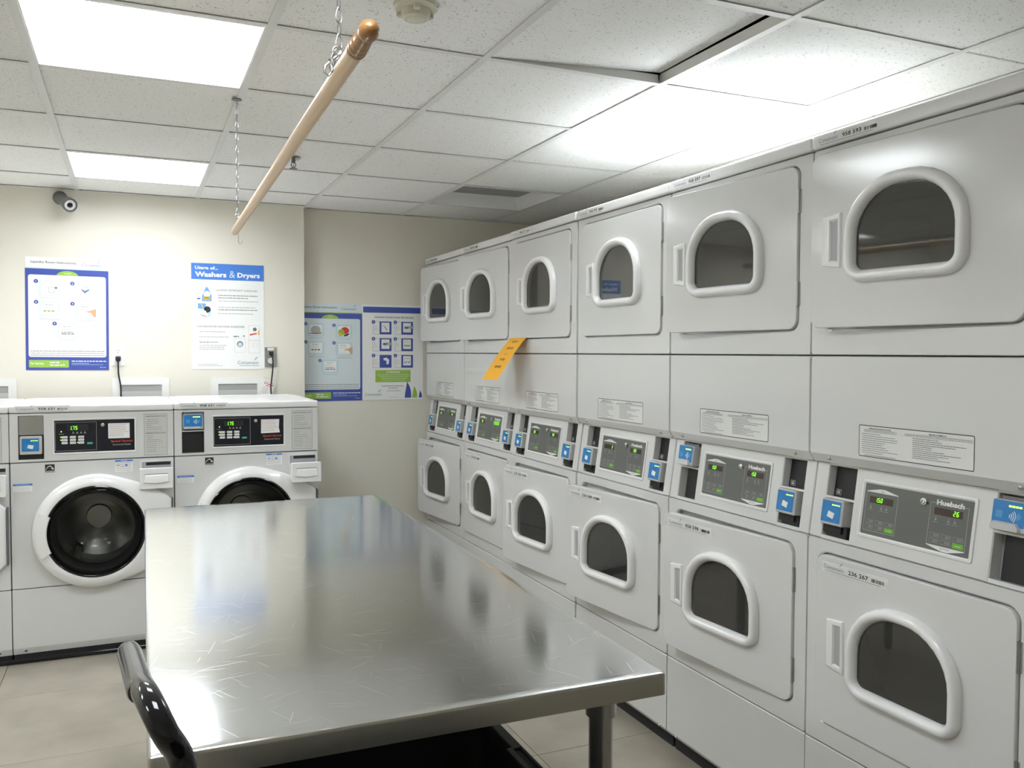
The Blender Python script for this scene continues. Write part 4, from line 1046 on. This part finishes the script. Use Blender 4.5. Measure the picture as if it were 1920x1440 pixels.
def french_poster():
    w, h = .396, .598; p = base_poster(w, h); rnd = random.Random(33)
    p.rect(.006, w-.008, h-.050, h-.013, navy, 1)
    p.text('INSTRUCTIONS POUR SÉCHEUSES', w*.52, h-.083, inkg, w=.252, h=.012, align='c', bold=.02)
    for k in range(6):
        x = .067+.141*(k % 2); z = h-.185-.105*(k//2); W_, H_ = .120, .081
        p.frame(x, x+W_, z, z+H_, .0012, navy); p.rect(x+W_*.36, x+W_, z, z+H_, navy, 2)
        for q in range(4): p.words(x+.006, x+.020+.018*rnd.random(), z+H_-.030-.009*q, .0018, inkl, 2, rnd)
        bx, bz = x+W_*.36+.012, z+.014
        if k == 4: p.poly([(bx+.012, bz+.046), (bx+.034, bz+.050), (bx+.050, bz+.036), (bx+.046, bz+.008), (bx+.032, bz+.008), (bx+.032, bz+.030), (bx+.014, bz+.034)], inkw, 3)
        else:
            p.rect(bx, bx+.052, bz, bz+.060, inkw, 3)
            if k == 0: p.poly([(bx+.010, bz+.042), (bx+.022, bz+.036), (bx+.040, bz+.012), (bx+.034, bz+.012), (bx+.018, bz+.034)], inkg, 4)
            elif k in (1, 2): p.disc(bx+.022, bz+.030, .014, inkg, 4, 14, .008); p.rect(bx+.030, bx+.070, bz+.024, bz+.040, inkl, 4)
            else: p.words(bx+.008, bx+.044, bz+.044, .003, inkl, 4, rnd); p.words(bx+.006, bx+.046, bz+.016, .010, grn if k == 3 else inkl, 4, rnd)
        p.disc(x+.004, z+H_-.004, .0115, navy, 4, 18); p.text(str(k+1), x+.004, z+H_-.0095, inkw, h=.010, align='c', l=5, bold=.03)
    p.rect(.083, .312, .112, .188, grn, 1); p.text('ATTENTION!', .198, .169, inkw, w=.088, h=.012, align='c', bold=.03)
    for q in range(4): p.words(.096+.012*q, .304-.008*q, .157-.0115*q, .0020, inkw, 2, rnd)
    for (x, hh, ww, mm) in ((.272, .104, .044, navy), (.322, .074, .034, grn), (.366, .046, .022, navy)):
        n = 8; a = [(x+ww*(.35+.65*math.sin(PI/2*(k/n)))-ww*.0 if 0 else x+ww*.35+ww*.65*math.sin(PI*.5*(1-(k/n)**1.6)), .012+hh*k/n) for k in range(n+1)]
        bb = [(x+ww*.40*(k/n)**1.2+ww*.02, .012+hh*k/n) for k in range(n+1)]
        for k in range(n): p.poly([bb[k], a[k], a[k+1], bb[k+1]], mm, 2)
    p.words(.122, .268, .086, .0036, inkg, 2, rnd); p.words(.168, .232, .073, .0036, inkg, 2, rnd); p.words(.158, .246, .056, .0028, inkg, 2, rnd)
    p.logo(.016, .028, .108, l=2); p.rect(.010, .116, .018, .0186, inkg, 2); p.words(.176, .230, .016, .0022, inkl, 2, rnd)
    return p
def poster(fn, x, y, z, label, rz=0, ry=0):
    o = put('poster', fn.mesh('poster', 0), None, (x, y-.001, z), (0, ry, rz)); tag(o, label, 'poster', 'laundry instruction posters on the walls'); return o
poster(laundry_poster(False, 2), -.511, Y1, 1.308, 'blue-framed laundry instructions poster on the wall above the middle washer', ry=.006)
poster(usage_poster(), .314, Y1, 1.309, 'white poster with blue Washers and Dryers heading, above the right-hand washer')
o = poster(laundry_poster(True, 2), .918, Y2, 1.108, 'blue-framed instructions poster in the recess, partly hidden by the wall corner')
poster(french_poster(), 1.3165, Y2, 1.108, 'French dryer instructions poster with green box, beside the far stacked dryer')

# the recess poster starts behind the corner: trim what would sit inside the projecting wall
bm = bmesh.new(); bm.from_mesh(o.data)
cut = XC-.918+.001
bmesh.ops.bisect_plane(bm, geom=bm.verts[:]+bm.edges[:]+bm.faces[:], plane_co=(cut, 0, 0), plane_no=(-1, 0, 0), clear_outer=True)
bm.to_mesh(o.data); bm.free()

# ------------------------------------------------------------------ outlets, cords, outlet boxes, tag
def outlet(x, z, gang, label, pm):
    t = empty('wall_outlet', label, 'outlet', (x, Y1, z))
    put('plate', MB().box(-.034, .034, -.006, 0, -.058, .058, pm, .002, 2).mesh('plate'), t)
    for dz in (.021, -.021):
        r = put('receptacle', MB().lathe([(.0, -.006), (.0165, -.006), (.0165, -.0078), (.0, -.0078)], wallplate, axis='y', n=24, caps=False).mesh('receptacle'), t, (0, 0, dz))
        for dx in (-.006, .006): put('slot', MB().box(dx-.001, dx+.001, -.0082, -.0077, .001, .008, blackp).mesh('slot'), r)
        put('slot', MB().lathe([(.0, -.0082), (.0023, -.0082), (.0023, -.0077)], blackp, (0, 0, -.007), 'y', 8, False).mesh('slot'), r)
    return t
outlet(-.067, 1.389, 1, 'white wall outlet with a black plug, right of the framed-instructions poster', wallplate)
outlet(.748, 1.378, 1, 'grey steel wall outlet beside the white usage poster', steel)
put('cover_label', MB().box(-.018, .018, -.0072, -.006, .040, .054, wallplate).mesh('cover_label'), bpy.data.objects['wall_outlet.001'])
def cord(x, z, path, label):
    t = empty('power_cord', label, 'power cord', (x, Y1, z), 0, 'black washer power cords')
    put('plug', MB().loft([rr(-.014, .014, -.010, .014, .005, -.009, 4), rr(-.013, .013, -.012, .013, .005, -.026, 4), rr(-.010, .010, -.016, .008, .005, -.036, 4)], blackp, True, True).mesh('plug'), t)
    pts = [Vector(p) for p in path]; out = []
    for i in range(len(pts)-1):
        p0, p1, p2, p3 = pts[max(0, i-1)], pts[i], pts[i+1], pts[min(len(pts)-1, i+2)]
        for q_ in range(6):
            u = q_/6; out.append(.5*((2*p1)+(p2-p0)*u+(2*p0-5*p1+4*p2-p3)*u*u+(3*p1-p0-3*p2+p3)*u**3))
    out.append(pts[-1])
    put('cable', MB().tube(out, .0042, blackp, 8).mesh('cable'), t)
cord(-.067, 1.368, [(0, -.028, -.012), (0, -.028, -.045), (.002, -.024, -.09), (.010, -.024, -.14), (.012, -.026, -.19), (.012, -.04, -.30), (.012, -.06, -.60), (.012, -.06, -1.0)], 'black cord plugged into the white outlet and dropping behind the middle washer')
cord(.748, 1.399, [(.004, -.034, -.010), (.008, -.036, -.045), (.006, -.034, -.10), (.000, -.030, -.16), (-.004, -.030, -.21), (.002, -.04, -.32), (.002, -.06, -.60), (.002, -.06, -1.0)], 'black cord plugged into the grey steel outlet and dropping behind the right washer')
def obox(x0, x1, label):
    t = empty('washer_outlet_box', label, 'outlet box', (x0, Y1, 1.262), 0, 'white washer outlet boxes in the wall')
    w = x1-x0; f = .038
    put('frame', MB().loft([rr(0, w, -.25, 0, .003, -.0005, 3), rr(0, w, -.25, 0, .003, -.006, 3), rr(f, w-f, -.25+f, -f, .002, -.006, 3), rr(f, w-f, -.25+f, -f, .002, -.0015, 3)], wallplate).mesh('frame'), t)
    put('recess', MB().box(f-.001, w-f+.001, -.0016, -.0008, -.25+f, -f, mat('box_recess', (.34, .34, .33), .5)).mesh('recess'), t)
    put('ledge', MB().box(f, w-f, -.0045, -.0014, -.25+f, -.074, mat('box_ledge', (.50, .50, .49), .4)).mesh('ledge'), t)
obox(-.835, -.556, 'white wall outlet box behind the left-edge washer')
obox(-.098, .192, 'white wall outlet box behind the middle washer, crossed by a cord')
obox(.416, .708, 'white wall outlet box behind the right washer, beside a paper tag')
p = Print(-.0006); rnd = random.Random(8)
p.box(0, .075, -.0006, 0, 0, .092, paper)
p.text('READ THIS', .008, .076, red, w=.055, h=.008); p.words(.008, .066, .066, .005, red, 2, rnd); p.words(.020, .052, .056, .004, red, 2, rnd)
for k in range(5): p.words(.010, .045, .044-.008*k, .002, pink, 2, rnd)
o = put('paper_tag', p.mesh('paper_tag', 0), None, (.676, Y1-.0105, 1.168), (0, .38, 0)); tag(o, 'small white paper tag with red print, hanging crooked by the right-hand cord', 'tag')

# clear, loose stickers of print: smooth print meshes need no shading tricks
bpy.context.view_layer.update()
